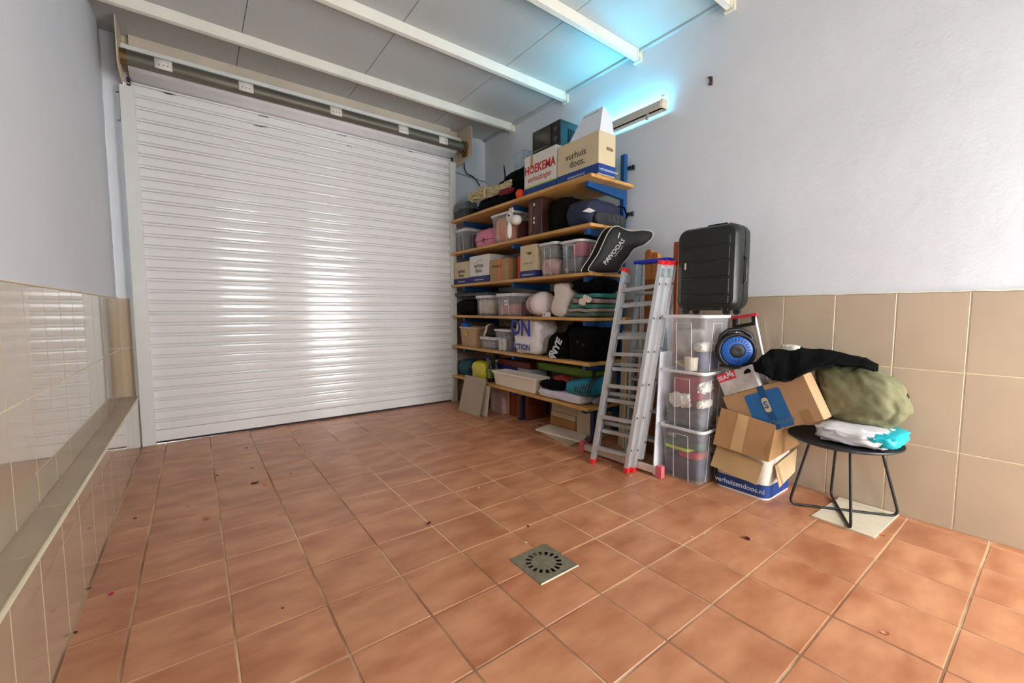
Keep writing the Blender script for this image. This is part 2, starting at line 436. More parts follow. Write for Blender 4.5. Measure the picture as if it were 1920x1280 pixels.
# ---- ceiling: white sandwich panels between beams
ceiling = struct('ceiling', (0, 0, 0), 'white metal sandwich panel ceiling')
def ceil_mat():
    m = pm('ceiling_panel_white', (188, 190, 186), rough=0.45, var=0.02, scale=1.5)
    nt = m.node_tree; N = nt.nodes; L = nt.links
    tc = N.new('ShaderNodeTexCoord'); wv = N.new('ShaderNodeTexWave'); wv.bands_direction = 'X'
    wv.inputs['Scale'].default_value = 8.0; wv.inputs['Distortion'].default_value = 0.0
    L.new(tc.outputs['Object'], wv.inputs['Vector'])
    mr = N.new('ShaderNodeMapRange'); mr.inputs['From Min'].default_value = 0.90; mr.inputs['From Max'].default_value = 1.0
    L.new(wv.outputs['Fac'], mr.inputs['Value'])
    bp = N.new('ShaderNodeBump'); bp.inputs['Strength'].default_value = 0.12; bp.inputs['Distance'].default_value = 0.01
    L.new(mr.outputs['Result'], bp.inputs['Height']); L.new(bp.outputs['Normal'], N['Principled BSDF'].inputs['Normal'])
    return m
CEILM = ceil_mat()
for x0, x1 in ((-0.6, 0.42), (0.424, 1.44), (1.444, 2.46), (2.464, 3.3)):
    mb = MB(); mb.box(x0, x1, YF - 0.15, 5.2, ZC, ZC + 0.06, bev=0.003); mb.build('ceiling_panel', CEILM, ceiling)
mb = MB(); mb.box(XL - 0.2, XR + 0.2, YF - 0.2, 5.3, ZC + 0.058, ZC + 0.12); mb.build('roof_deck', pm('roof_metal', (120, 120, 120), rough=0.6), ceiling)
mb = MB(); mb.box(XR - 0.035, XR + 0.005, YF, YB, ZC - 0.022, ZC + 0.001, bev=0.003); mb.build('ceiling_cornice', pm('grey_flashing', (176, 182, 182), rough=0.5), ceiling)
BEAMW = pm('beam_white', (238, 234, 220), rough=0.45, var=0.04, scale=4)
beam0 = None
for yb in (4.33, 3.39, 2.47, 1.66, 0.72, -0.2, -1.1):
    o = struct('trim_%d' % (1 + [4.33, 3.39, 2.47, 1.66, 0.72, -0.2, -1.1].index(yb)), (0, yb, 0), 'white steel ceiling beam')
    mb = MB(); L_ = XR - XL - 0.03
    # C-profile: web facing the room, two flanges
    mb.box(XL + 0.01, XR - 0.03, -0.025, -0.021, ZC - 0.085, ZC, bev=0.0012)
    mb.box(XL + 0.01, XR - 0.03, -0.022, 0.025, ZC - 0.085, ZC - 0.081)
    mb.box(XL + 0.01, XR - 0.03, 0.021, 0.025, ZC - 0.085, ZC)
    mb.build('beam', BEAMW, o)
    mb = MB(); mb.box(XR - 0.03, XR + 0.004, -0.04, 0.04, ZC - 0.10, ZC - 0.01, bev=0.003); mb.box(XR - 0.06, XR - 0.028, -0.03, -0.0255, ZC - 0.09, ZC - 0.02)
    for a in (-0.03, 0.03):
        mb.lathe([(0.0001, 0), (0.008, 0), (0.008, 0.01), (0.0001, 0.01)], n=6, M=Matrix.Translation((XR - 0.03, a, ZC - 0.03)) @ Matrix.Rotation(-math.pi / 2, 4, 'Y'))
    mb.build('end_bracket', pm('bracket_cream', (222, 214, 190), rough=0.6, var=0.1, scale=30), o)

# ---- rear wall behind the camera, with the glazed door and window that light the room
wall_rear = struct('wall_front', (0, 0, 0), 'white rear wall with glazed door and window')
for x0, x1, z0, z1 in ((XL - 0.2, WINX0, 0, ZC + 0.1), (WINX0, WINX1, 0, WINZ0), (WINX0, WINX1, WINZ1, ZC + 0.1), (WINX1, DOORX0, 0, ZC + 0.1), (DOORX0, DOORX1, DOORZ1, ZC + 0.1), (DOORX1, XR + 0.2, 0, ZC + 0.1)):
    mb = MB(); mb.box(x0, x1, YF - 0.15, YF, z0, z1); mb.build('plaster', PAINT_L, wall_rear)
FRW = pm('frame_white', (232, 232, 228), rough=0.4, var=0.03)
def glazing(name, x0, x1, z0, z1, cols, rows, b=0.05):
    o = struct(name, (0, 0, 0), 'white framed glazing')
    mb = MB(); y0, y1 = YF - 0.10, YF - 0.05
    mb.box(x0, x0 + b, y0, y1, z0, z1); mb.box(x1 - b, x1, y0, y1, z0, z1); mb.box(x0, x1, y0, y1, z1 - b, z1); mb.box(x0, x1, y0, y1, z0, z0 + b)
    for c in range(1, cols): xx = x0 + (x1 - x0) * c / cols; mb.box(xx - 0.02, xx + 0.02, y0, y1, z0, z1)
    for r in range(1, rows): zz = z0 + (z1 - z0) * r / rows; mb.box(x0, x1, y0, y1, zz - 0.02, zz + 0.02)
    mb.build('frame', FRW, o)
    for c in range(cols):
        for r in range(rows):
            mb = MB(); mb.box(x0 + (x1 - x0) * c / cols + 0.02, x0 + (x1 - x0) * (c + 1) / cols - 0.02, YF - 0.078, YF - 0.074, z0 + (z1 - z0) * r / rows + 0.02, z0 + (z1 - z0) * (r + 1) / rows - 0.02)
            mb.build('pane', clear('window_glass', (250, 252, 255), 0.04, 0.02), o)
glazing('window_1', WINX0, WINX1, WINZ0, WINZ1, 2, 2)
glazing('door_2', DOORX0, DOORX1, DOORZ0, DOORZ1, 1, 1, 0.06)

# ---- roller shutter (door_1): every slat a piece
SHW = pm('shutter_slat_white', (236, 235, 233), rough=0.13, var=0.03, scale=2.0, spec=0.6, rvar=0.03)
def smudge(m):
    nt = m.node_tree; N = nt.nodes; L = nt.links; b = N['Principled BSDF']
    src = b.inputs['Base Color'].links[0].from_socket
    tc = N.new('ShaderNodeNewGeometry'); mp = N.new('ShaderNodeMapping'); mp.inputs['Scale'].default_value = (1.1, 1, 7)
    no = N.new('ShaderNodeTexNoise'); no.inputs['Scale'].default_value = 3.0; no.inputs['Detail'].default_value = 7; no.inputs['Roughness'].default_value = 0.7
    L.new(tc.outputs['Position'], mp.inputs['Vector']); L.new(mp.outputs['Vector'], no.inputs['Vector'])
    mr = N.new('ShaderNodeMapRange'); mr.inputs['From Min'].default_value = 0.60; mr.inputs['From Max'].default_value = 0.78; mr.inputs['To Max'].default_value = 0.45
    L.new(no.outputs['Fac'], mr.inputs['Value'])
    mx = N.new('ShaderNodeMix'); mx.data_type = 'RGBA'; mx.inputs['B'].default_value = (*lin((168, 158, 142)), 1)
    L.new(mr.outputs['Result'], mx.inputs['Factor']); L.new(src, mx.inputs['A']); L.new(mx.outputs['Result'], b.inputs['Base Color'])
smudge(SHW)
shutter = struct('door_1', (0, 0, 0), 'white slatted roller shutter, fully lowered')
YS, PITCH, Z0S, NS = 4.885, 0.0968, 0.118, 31
SX0, SX1 = -0.335, 2.70
prof = [(0.017, 0.0), (0.002, 0.0025), (-0.0024, 0.006), (-0.0034, 0.014), (-0.0036, 0.036), (-0.0034, 0.060), (-0.0024, 0.068), (0.002, 0.0715), (0.017, 0.0730), (0.017, 0.0760),
        (0.003, 0.0775), (0.001, 0.083), (0.003, 0.0905), (0.017, 0.0920), (0.017, 0.0962), (0.0165, 0.0972)]
mb = MB()
mb.loft([[(SX0 if e == 0 else SX1, dy_, z_) for dy_, z_ in prof] for e in (0, 1)], False, False, closed=False)
slat0 = mb.build('slat', SHW, shutter, smooth=35, loc=(0, YS, Z0S))
for k in range(1, NS): inst(slat0, 'slat', shutter, (0, YS, Z0S + k * PITCH))
zt = Z0S + NS * PITCH
mb = MB(); mb.box(SX0 - 0.02, SX1 + 0.02, YS - 0.006, YS + 0.026, 0.018, 0.118, bev=0.003); mb.build('bottom_bar', SHW, shutter)
mb = MB(); mb.loft([[(xx, YS - 0.004, zz), (xx, YS + 0.024, zz), (xx, YS + 0.024, 0.019), (xx, YS - 0.004, 0.019)] for xx, zz in ((SX0, 0.0035), (0.35, 0.0005), (SX1, 0.0005))]); mb.build('rubber_seal', pm('rubber_dark', (38, 32, 44), rough=0.7), shutter)
GU = pm('guide_white', (226, 228, 224), rough=0.35, var=0.03, scale=3)
for nm, gx0, gx1, ztop in (('l', -0.412, -0.318, 3.06), ('r', 2.668, 2.748, 3.07)):
    mb = MB(); mb.box(gx0, gx1, YS - 0.045, YS - 0.012, 0.0, ztop, bev=0.003); mb.box(gx0, gx1, YS + 0.02, YS + 0.045, 0.0, ztop); mb.box(gx0 if nm == 'l' else gx1 - 0.02, gx0 + 0.02 if nm == 'l' else gx1, YS - 0.02, YS + 0.03, 0, ztop)
    mb.build('guide_rail', GU, shutter)
TUBE = pm('roller_steel', (112, 108, 96), rough=0.5, metal=0.5, var=0.18, scale=5, stretch=(0.4, 2, 2))
YT, ZT, RT = 4.735, 3.238, 0.055
mb = MB(); mb.tube([(-0.36, YT, ZT), (2.80, YT, ZT)], RT, n=28); mb.build('roller_tube', TUBE, shutter, smooth=40)
BR = pm('aged_brass', (120, 92, 52), rough=0.5, metal=0.6, var=0.3, scale=40)
mb = MB(); mb.tube([(2.775, YT, ZT), (2.815, YT, ZT)], 0.072, n=18); mb.box(2.80, 2.83, YT - 0.04, YT + 0.04, ZT - 0.11, ZT + 0.06); mb.build('bearing', BR, shutter, smooth=40)
mb = MB(); mb.tube([(-0.385, YT, ZT), (-0.345, YT, ZT)], 0.060, n=18); mb.build('bearing', BR, shutter, smooth=40)
PL = pm('end_plate_cream', (212, 196, 172), rough=0.55, var=0.07, scale=3)
for sx_, t_ in ((-0.392, 0.006), (2.832, 0.006)):
    mb = MB(); o_ = [(4.575, 3.47), (4.575, 3.13), (4.62, 3.10), (4.94, 3.06), (4.94, 3.49), (4.62, 3.49)]
    if sx_ > 0: o_ = [(4.59, 3.46), (4.59, 3.125), (4.86, 3.06), (4.94, 3.06), (4.94, 3.49), (4.70, 3.49)]
    mb.loft([[(sx_ + s * t_, a, b_) for a, b_ in o_] for s in (0, 1)]); mb.build('end_plate', PL, shutter)
STR = pm('strap_white', (234, 230, 220), rough=0.5, var=0.04)
for pxs in (311, 463, 630, 756, 831):
    c = ony(pxs, 200, YT - RT).x
    mb = MB(); w_ = 0.058; pts = []
    for a in range(-20, 215, 18):
        r_ = math.radians(a); pts.append((YT - (RT + 0.003) * math.sin(math.radians(a - 0)) , ZT + (RT + 0.003) * math.cos(math.radians(a))))
    pts = [(YT - (RT + 0.003) * math.sin(math.radians(a)), ZT + (RT + 0.003) * math.cos(math.radians(a))) for a in range(-30, 91, 12)]
    pts += [(YT - RT - 0.003, ZT - 0.02), (YT - RT - 0.001, ZT - 0.045)]
    mb.loft([[(c - w_, a, b_), (c + w_, a, b_)] for a, b_ in pts], False, False, closed=False)
    st = thicken(mb.build('strap', STR, shutter, smooth=60), 0.003)
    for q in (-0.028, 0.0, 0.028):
        mb = MB(); mb.lathe([(0.0001, 0.002), (0.005, 0.002), (0.005, 0)], n=8, M=Matrix.Translation((c + q, YT - RT - 0.0045, ZT - 0.012)) @ Matrix.Rotation(math.pi / 2, 4, 'X')); mb.build('small_disc', pm('strap_dot', (96, 92, 86), rough=0.5, metal=0.5), st)  # row of small grey discs for the dots across each strap
# top slat bending back onto the tube
mb = MB(); mb.loft([[(SX0 - 0.01, a, b_), (SX1 + 0.03, a, b_)] for a, b_ in ((YS + 0.004, zt), (YS - 0.012, zt + 0.02), (YS - 0.06, zt + 0.05), (YT + 0.035, ZT - RT + 0.012))], False, False, closed=False)
thicken(mb.build('top_slat', pm('top_slat_white', (232, 230, 230), rough=0.55, var=0.05, scale=4), shutter, smooth=60), 0.004)
LK = pm('lock_dark', (36, 28, 52), rough=0.5)
for cx_ in (SX0 - 0.018, SX1 + 0.012):
    for zz in (3.035, 3.085):
        mb = MB(); mb.box(cx_ - 0.012, cx_ + 0.012, YS - 0.02, YS + 0.005, zz + 0.01, zz + 0.052, bev=0.002); mb.build('end_lock', LK, shutter)
SC = pm('scuff_dark', (78, 74, 78), rough=0.6, var=0.3, scale=60)
for px_, py_, w_ in ((318, 152, 0.05), (320, 165, 0.045), (492, 205, 0.04), (487, 212, 0.05), (640, 240, 0.04), (655, 253, 0.02), (770, 268, 0.03)):
    p = ony(px_, py_, YS - 0.0055); rg = random.Random(px_)
    mb = MB()
    for q in range(5):
        a = rg.uniform(-w_, w_); l = rg.uniform(0.2, 0.9) * w_; zz = rg.uniform(-0.006, 0.006)
        mb.poly([(a - l, 0, zz), (a + l, 0, zz + 0.002), (a + l * 0.7, 0, zz + 0.006), (a - l * 0.8, 0, zz + 0.004)], [(0, 1, 2, 3)])
    mb.build('scuff_mark', SC, shutter, loc=(p.x, YS - 0.0046, min(p.z, 3.085 - 0.1 * (px_ % 2))))

# ---- fluorescent batten on the right wall with the blue-white tube behind it
LB = pm('batten_beige', (196, 188, 172), rough=0.5, var=0.06)
pa, pb = onx(1130, 248, 3.20), onx(1243, 190, 3.20)
ly0, ly1, lz = pb.y, pb.y + 0.92, (pa.z + pb.z) / 2
lamp = thing('wall_batten_light', 'fluorescent batten on the upper wall, glowing cyan against the plaster', 'light', (3.20, ly0, lz))
mb = MB(); mb.box(-0.028, 0.012, 0, 0.92, -0.035, 0.03, bev=0.006); mb.box(-0.02, 0.066, 0, 0.92, -0.035, -0.027); mb.build('housing', LB, lamp)
mb = MB(); mb.box(-0.022, 0.05, -0.016, 0.02, -0.035, 0.04, bev=0.008); mb.lathe([(0.0001, 0), (0.014, 0), (0.014, 0.02), (0.0001, 0.02)], n=12, M=Matrix.Translation((-0.0, 0, 0.052)))
mb.build('end_holder', pm('holder_cream', (214, 206, 182), rough=0.5), lamp)
TUBEM = emit('tube_glow', (0.09, 0.64, 1.0), 90.0)
mb = MB(); mb.tube([(0.034, 0.025, 0.036), (0.034, 0.91, 0.036)], 0.010, n=10); mb.build('fluorescent_tube', TUBEM, lamp, smooth=40)
for q in (0.14, 0.55):
    mb = MB(); mb.box(-0.026, -0.008, q - 0.012, q + 0.012, -0.085, -0.03, bev=0.003); mb.box(0.012, 0.074, q - 0.008, q + 0.008, -0.01, 0.004); mb.build('wall_clip', pm('clip_grey', (150, 146, 140), rough=0.5), lamp)
p = onx(1333, 152, XR)
hook = thing('wall_bracket', 'small dark metal bracket screwed high on the plaster wall', 'bracket', (XR, p.y, p.z))
mb = MB(); mb.box(-0.004, 0.004, -0.012, 0.012, -0.03, 0.03, bev=0.001); mb.box(-0.03, -0.002, -0.012, 0.012, 0.018, 0.024); mb.box(-0.02, -0.002, -0.01, 0.01, -0.026, -0.018); mb.build('plate', pm('rust_iron', (84, 70, 62), rough=0.7, metal=0.4, var=0.3, scale=80), hook)
# loose cable beside the right end plate
pts = [(2.92, 4.93, 3.16), (2.93, 4.935, 3.06), (2.97, 4.94, 3.00), (3.06, 4.945, 2.985), (3.12, 4.945, 2.95), (3.17, 4.94, 2.88)]
mb = MB(); mb.tube(pts, 0.008, n=8); tag(mb.build('power_cable', pm('cable_black', (34, 40, 42), rough=0.5), None, smooth=50), 'dark cable hanging below the shutter end plate beside the corner', 'cable')

# ================================================================== SHARED BUILDERS
CARD = pm('cardboard_brown', (172, 136, 94), rough=0.8, var=0.06, scale=5, bump=0.08, bscale=120, stretch=(1, 1, 3))
CARD_IN = pm('cardboard_pale', (196, 166, 122), rough=0.85, var=0.05, scale=5)
CARD_BG = pm('moving_box_beige', (210, 194, 158), rough=0.75, var=0.04, scale=3, bump=0.05, bscale=90)
CARD_WH = pm('moving_box_white', (226, 222, 214), rough=0.7, var=0.03, scale=3)
NAVY = pm('print_blue', (24, 62, 132), rough=0.6, var=0.06, scale=8)
NAVY2 = pm('print_navy', (40, 44, 110), rough=0.6, var=0.06, scale=8)
INK = pm('ink_dark', (62, 56, 52), rough=0.7)
INKW = pm('ink_white', (214, 222, 232), rough=0.7)
RED = pm('ink_red', (190, 40, 36), rough=0.6)
BLACK = pm('black_fabric', (8, 8, 9), rough=0.85, spec=0.12, var=0.2, scale=14, bump=0.25, bscale=50, sheen=0.0)
BLACKP = pm('black_plastic', (20, 20, 22), rough=0.42, var=0.1, scale=10)
TAPE = pm('parcel_tape', (186, 148, 98), rough=0.3, var=0.03)
GREYD = pm('grey_dark', (70, 72, 74), rough=0.6)
CHROME = pm('chrome', (222, 222, 226), rough=0.3, metal=0.45, var=0.04)
CLR = clear('clear_plastic', (236, 238, 242), 0.20, 0.22)
CLR2 = clear('clear_plastic_rim', (244, 245, 247), 0.68, 0.3)

def place(px_far, px_near, py, x):
    return onx(px_near, py, x).y, onx(px_far, py, x).y        # y0 (near), y1 (far)

def carton(name, label, x0, x1, y0, y1, z0, h, mat, cat='box', band=None, band_h=0.08, rotz=0.0, tape=None, hole=None, group=None, tapewidth=0.05, open_top=False):
    sx, sy = x1 - x0, y1 - y0
    t = thing(name, label, cat, ((x0 + x1) / 2, (y0 + y1) / 2, z0), (0, 0, rotz), group)
    mb = MB(); mb.box(-sx / 2, sx / 2, -sy / 2, sy / 2, 0.0, h, bev=0.004)
    body = mb.build('body', mat, t)
    # lid flaps: two long flaps meeting in the middle, slightly proud of the rim
    for s in (-1, 1):
        mb = MB(); mb.box(s * 0.002 if s > 0 else -sx / 2 + 0.003, sx / 2 - 0.003 if s > 0 else -0.002, -sy / 2 + 0.003, sy / 2 - 0.003, h - 0.001, h + 0.003)
        mb.build('flap', mat, t)
    if band is not None:
        mb = MB(); e = 0.0012
        mb.loft([[(a, b, z) for a, b in ((-sx / 2 - e, -sy / 2 - e), (sx / 2 + e, -sy / 2 - e), (sx / 2 + e, sy / 2 + e), (-sx / 2 - e, sy / 2 + e))] for z in (0.004, band_h)], False, False)
        mb.build('printed_band', band, t)
    if tape is not None:
        mb = MB(); w = tapewidth / 2
        mb.box(-w, w, -sy / 2 - 0.001, sy / 2 + 0.001, h + 0.003, h + 0.0038); mb.box(-w, w, -sy / 2 - 0.0014, -sy / 2, h - 0.07, h + 0.0035)
        mb.build('tape', tape, t)
    for face, c, zz in (hole or []):
        mb = MB(); X, Y, Zb = (x0 + x1) / 2, (y0 + y1) / 2, z0      # hand hole cut into the wall
        if face == '-y': mb.loft([[(X + c + a, Y - sy / 2 + d, Zb + zz + b) for a, b in pill(0.03, 0.014)] for d in (-0.02, 0.14)])
        else: mb.loft([[(X - sx / 2 + d, Y + c + a, Zb + zz + b) for a, b in pill(0.03, 0.014)] for d in (-0.02, 0.14)])
        carve(body, mb)
    return t

TUBS = []
def tub(name, label, x0, x1, y0, y1, z0, h, taper=0.86, lid=False, group=None, mat=None, rim=None, ribs=True, rotz=0.0, r=0.03, cat='storage box'):
    """tapered see-through storage box: wall, rim, moulded ribs"""
    sx, sy = x1 - x0, y1 - y0
    mat = mat or CLR; rim = rim or CLR2
    t = thing(name, label, cat, ((x0 + x1) / 2, (y0 + y1) / 2, z0), (0, 0, rotz), group)
    TUBS.append((x0, x1, y0, y1, z0, h, taper, r))
    def lp(k, z, off=0.0): return [(a, b, z) for a, b in rrect((sx - 0.03) * k - 2 * off, (sy - 0.03) * k - 2 * off, max(0.006, r * k - off), 4)]
    mb = MB()
    mb.loft([lp(taper * 0.96, 0.0), lp(taper, 0.008), lp(1.0, h - 0.012)], True, False)
    mb.build('tub_wall', mat, t, smooth=40)
    mb = MB()
    R = lambda e, z: [(a, b, z) for a, b in rrect(sx - 0.03 + e, sy - 0.03 + e, r + e / 2, 4)]
    mb.loft([R(0.0, h - 0.022), R(0.022, h - 0.020), R(0.03, h - 0.010), R(0.028, h), R(0.006, h), R(-0.004, h - 0.01)], False, False)
    mb.build('rim', rim, t, smooth=40)
    if lid:
        mb = MB(); mb.loft([R(0.024, h - 0.004), R(0.034, h), R(0.032, h + 0.010), R(-0.03, h + 0.012), R(-0.05, h + 0.004)], False, True)
        mb.build('lid', rim, t, smooth=40)
    if ribs:
        # raised outline panel on the -x and -y faces, following the taper
        def P(face, u, z):
            k = taper + (1 - taper) * (z / h)
            ax, ay = (sx - 0.03) / 2 * k, (sy - 0.03) / 2 * k
            return (-ax - 0.001, u * ay, z) if face == '-x' else (u * ax, -ay - 0.001, z)
        for face in ('-x', '-y'):
            mb = MB(); mb.tube([P(face, 0.42, h * 0.02), P(face, 0.36, h * 0.86), P(face, -0.36, h * 0.86), P(face, -0.42, h * 0.02)], 0.0022, n=5)
            mb.build('moulded_rib', rim, t)
    return t

def inside(o, m=0.004):
    """cloth that lies in a box presses flat against the box wall instead of passing through it"""
    L = o.location
    for x0, x1, y0, y1, z0, h, tp, r in TUBS:
        if not (x0 + 0.02 < L.x < x1 - 0.02 and y0 + 0.02 < L.y < y1 - 0.02 and z0 - 0.01 < L.z < z0 + h - 0.03): continue
        cx, cy = (x0 + x1) / 2, (y0 + y1) / 2
        for v in o.data.vertices:
            z = v.co.z + L.z - z0; k = tp + (1 - tp) * min(1, max(0, (z - 0.008) / (h - 0.02)))
            ax, ay, rr = (x1 - x0 - 0.03) / 2 * k - m, (y1 - y0 - 0.03) / 2 * k - m, max(0.002, r * k - m)
            x, y = v.co.x + L.x - cx, v.co.y + L.y - cy
            x, y = min(ax, max(-ax, x)), min(ay, max(-ay, y))
            qx, qy = abs(x) - (ax - rr), abs(y) - (ay - rr)
            if qx > 0 and qy > 0:
                d = math.hypot(qx, qy)
                if d > rr: x, y = math.copysign(ax - rr + qx * rr / d, x), math.copysign(ay - rr + qy * rr / d, y)
            v.co.x, v.co.y = x + cx - L.x, y + cy - L.y
            if z < 0.010: v.co.z = z0 + 0.010 - L.z
        return
def under_rack(o, level, m=0.002):
    """a soft thing squeezed below the board and arms above it"""
    bz = SZ[level] - TH; P = o.parent.location if o.parent else Vector()
    for v in o.data.vertices:
        w = v.co + o.location + P; lim = bz - m
        if 2.70 < w.x < 3.19 and any(abs(w.y - q) < 0.048 for q in (2.56, 3.60, 4.62)):
            lim = bz - 0.045 - 0.040 * (w.x - 2.72) / 0.47 - m
        if w.z > lim: v.co.z -= w.z - lim
    return o
def bundle(name, label, cat, loc, size, mat, seed=0, amp=0.10, freq=2.4, p=3.2, cuts=9, ridge=0.10, rot=(0, 0, 0), sag=0.0, group=None, fn=None):
    mb = soft(size, seed, p, amp, freq, cuts, sag, ridge, fn)
    o = tag(mb.build(name, mat, None, smooth=80, loc=loc, rot=rot), label, cat, group)
    inside(o); return o

# ================================================================== SHELVING RACK
WOOD = pm('shelf_wood', (196, 146, 78), rough=0.5, var=0.12, scale=5, stretch=(6, 0.6, 6), detail=6, rgb2=(214, 166, 98))
BLUE = pm('rack_blue', (18, 76, 132), rough=0.4, var=0.06, scale=6)
SZ = [2.325, 1.925, 1.52, 1.137, 0.75, 0.362]
SXF, SXB, SY0, SY1, TH = 2.650, 3.21, 2.44, 4.82, 0.028
rack = thing('shelving_rack', 'wall shelving with blue metal posts and six brown wooden boards', 'shelving', (2.93, 3.63, 0))
def rl(x0, x1, y0, y1, z0, z1): return (x0 - 2.93, x1 - 2.93, y0 - 3.63, y1 - 3.63, z0, z1)
for k, z in enumerate(SZ):
    mb = MB()
    mb.box(*rl(SXF, SXB, SY0, SY1, z - TH, z), bev=0.003)
    mb.build('shelf_board', WOOD, rack)
for yp in (2.56, 3.60, 4.62):
    mb = MB(); mb.box(*rl(3.19, 3.235, yp - 0.025, yp + 0.025, 0, 2.62 if yp < 3 else 2.5), bev=0.004); mb.build('post', BLUE, rack)
    for z in SZ:
        mb = MB(); o_ = [(2.72, z - TH - 0.001), (3.19, z - TH - 0.001), (3.19, z - TH - 0.085), (2.72, z - TH - 0.045)]
        mb.loft([[(a - 2.93, yp + s * 0.02 - 3.63, b) for a, b in o_] for s in (-1, 1)]); mb.build('arm', BLUE, rack)
    mb = MB(); mb.box(*rl(2.83, 2.87, yp - 0.02, yp + 0.02, 0, SZ[5] - TH - 0.04), bev=0.003); mb.box(*rl(2.81, 2.89, yp - 0.035, yp + 0.035, 0, 0.006)); mb.build('leg', pm('rack_leg_navy', (22, 30, 64), rough=0.5), rack)
for z in (2.50, 2.085):
    mb = MB(); mb.box(*rl(3.235, XR - 0.001, 2.50, 2.55, z - 0.012, z + 0.012)); mb.box(*rl(3.25, XR - 0.001, 2.485, 2.50, z - 0.02, z + 0.02)); mb.build('wall_bolt', pm('bolt_dark', (48, 52, 60), rough=0.5, metal=0.5), rack)

# ================================================================== TOP SHELF
Z = SZ[0]
y0, y1 = place(983, 1043, 330, 2.71)
b = carton('moving_box', 'white moving box with red lettering and blue base band on the top board', 2.71, 3.04, y0 + 0.004, y1, Z, 0.385, CARD_WH, band=NAVY, band_h=0.078, tape=TAPE)
w = (y1 - y0)
lettering('HOEKEMA', 0.112, RED, b, (-0.1665, 0.0, 0.245), '-x', bold=0.028, sx=0.86)
lettering('verhuizingen', 0.078, RED, b, (-0.1665, 0.0, 0.155), '-x', sx=0.88)
mb = MB(); mb.box(-0.1665, -0.165, -w / 2 + 0.01, w / 2 - 0.002, 0.079, 0.094); mb.build('printed_stripe', pm('print_lime', (196, 206, 96), rough=0.6), b)
mb = MB(); mb.box(-0.1668, -0.165, 0.10, 0.135, 0.255, 0.384); mb.build('tape', TAPE, b)
HY0, HY1 = y0, y1
y0b, y1b = place(1044, 1122, 330, 2.71)
xb = ony(1154, 300, y0b).x
b = carton('moving_box', 'beige moving box with black lettering, end box of the top board', 2.71, min(xb, 3.15), y0b, y1b - 0.004, Z, 0.345, CARD_BG, band=NAVY, band_h=0.085, hole=[('-y', 0.03, 0.22)])
sxb = min(xb, 3.15) - 2.71
lettering('verhuis', 0.085, INK, b, (-sxb / 2 - 0.0015, 0.015, 0.222), '-x')
lettering('doos.', 0.085, INK, b, (-sxb / 2 - 0.0015, -0.005, 0.150), '-x')
lettering('verhuizendoos.nl', 0.030, INKW, b, (-sxb / 2 - 0.002, 0.01, 0.042), '-x')
lettering('verhuizendoos.nl', 0.034, INKW, b, (0.02, -(y1b - 0.004 - y0b) / 2 - 0.002, 0.042), '-y')
BXR = min(xb, 3.15)
# white file box with sloping sides on the beige box
zb = Z + 0.345 + 0.004
fb = thing('file_box', 'white cardboard file box with a sloped front on the beige box', 'box', (2.90, (y0b + y1b) / 2, zb))
ya, yb_ = y0b - (y0b + y1b) / 2 + 0.03, 0.12
mb = MB()
mb.loft([[(-0.17, yb_, 0), (-0.17, ya - 0.02, 0), (BXR - 2.91, ya - 0.02, 0), (BXR - 2.91, yb_, 0)],
         [(-0.09, yb_ - 0.10, 0.23), (-0.09, ya + 0.02, 0.23), (BXR - 2.93, ya - 0.0, 0.17), (BXR - 2.93, yb_ - 0.10, 0.20)]])
fbody = mb.build('body', pm('file_box_white', (228, 230, 236), rough=0.6, var=0.03), fb)
FB = Vector(fb.location); mb = MB(); mb.box(FB.x - 0.14, FB.x - 0.04, FB.y + ya + 0.06, FB.y + yb_ - 0.10, FB.z + 0.196, FB.z + 0.206); carve(fbody, mb)
mb = MB(); mb.tube([FB + Vector((0.07, ya - 0.06, 0.09)), FB + Vector((0.07, ya + 0.08, 0.09))], 0.018, n=14); carve(fbody, mb)
# black microwave oven
zt_ = Z + 0.385 + 0.004
my0 = onx(1050, 250, 2.80).y; my1 = onx(998, 270, 2.80).y
mw = thing('microwave_oven', 'black microwave oven standing on the white moving box', 'microwave', (2.96, (my0 + my1) / 2, zt_))
hw = (my1 - my0) / 2
mb = MB(); mb.box(-0.16, 0.16, -hw, hw, 0.012, 0.265, bev=0.008, seg=2); mbody = mb.build('body', pm('microwave_black', (16, 15, 15), rough=0.35, var=0.15), mw)
mb = MB(); mb.box(-0.168, -0.158, -hw + 0.12, hw - 0.01, 0.03, 0.25, bev=0.004); mb.build('door', pm('microwave_door', (44, 38, 33), rough=0.18, var=0.1), mw)
mb = MB(); mb.box(-0.170, -0.167, -hw + 0.16, hw - 0.05, 0.075, 0.205, bev=0.001); mb.build('door_window', pm('microwave_glass', (58, 50, 42), rough=0.1), mw)
mb = MB(); mb.tube([(-0.185, hw - 0.04, 0.055), (-0.185, -hw + 0.15, 0.055)], 0.006, n=8); mb.build('door_handle', pm('handle_grey', (120, 108, 100), rough=0.35), mw, smooth=40)
for zz in (0.19, 0.10):
    mb = MB(); mb.lathe([(0.0001, 0.014), (0.02, 0.014), (0.024, 0)], n=16, M=Matrix.Translation((-0.16, -hw + 0.06, zz)) @ Matrix.Rotation(-math.pi / 2, 4, 'Y')); mb.build('dial', GREYD, mw, smooth=40)
for qx in (-0.06, -0.035, -0.01, 0.015):
    q_ = Vector(mw.location); mb = MB(); mb.box(q_.x + qx, q_.x + qx + 0.012, q_.y - hw - 0.02, q_.y - hw + 0.03, q_.z + 0.08, q_.z + 0.20); carve(mbody, mb)
for a in (-0.12, 0.12):
    for c in (-hw + 0.04, hw - 0.04):
        mb = MB(); mb.lathe([(0.0001, 0), (0.014, 0), (0.014, 0.013)], n=10, M=Matrix.Translation((a, c, 0))); mb.build('foot', BLACKP, mw)
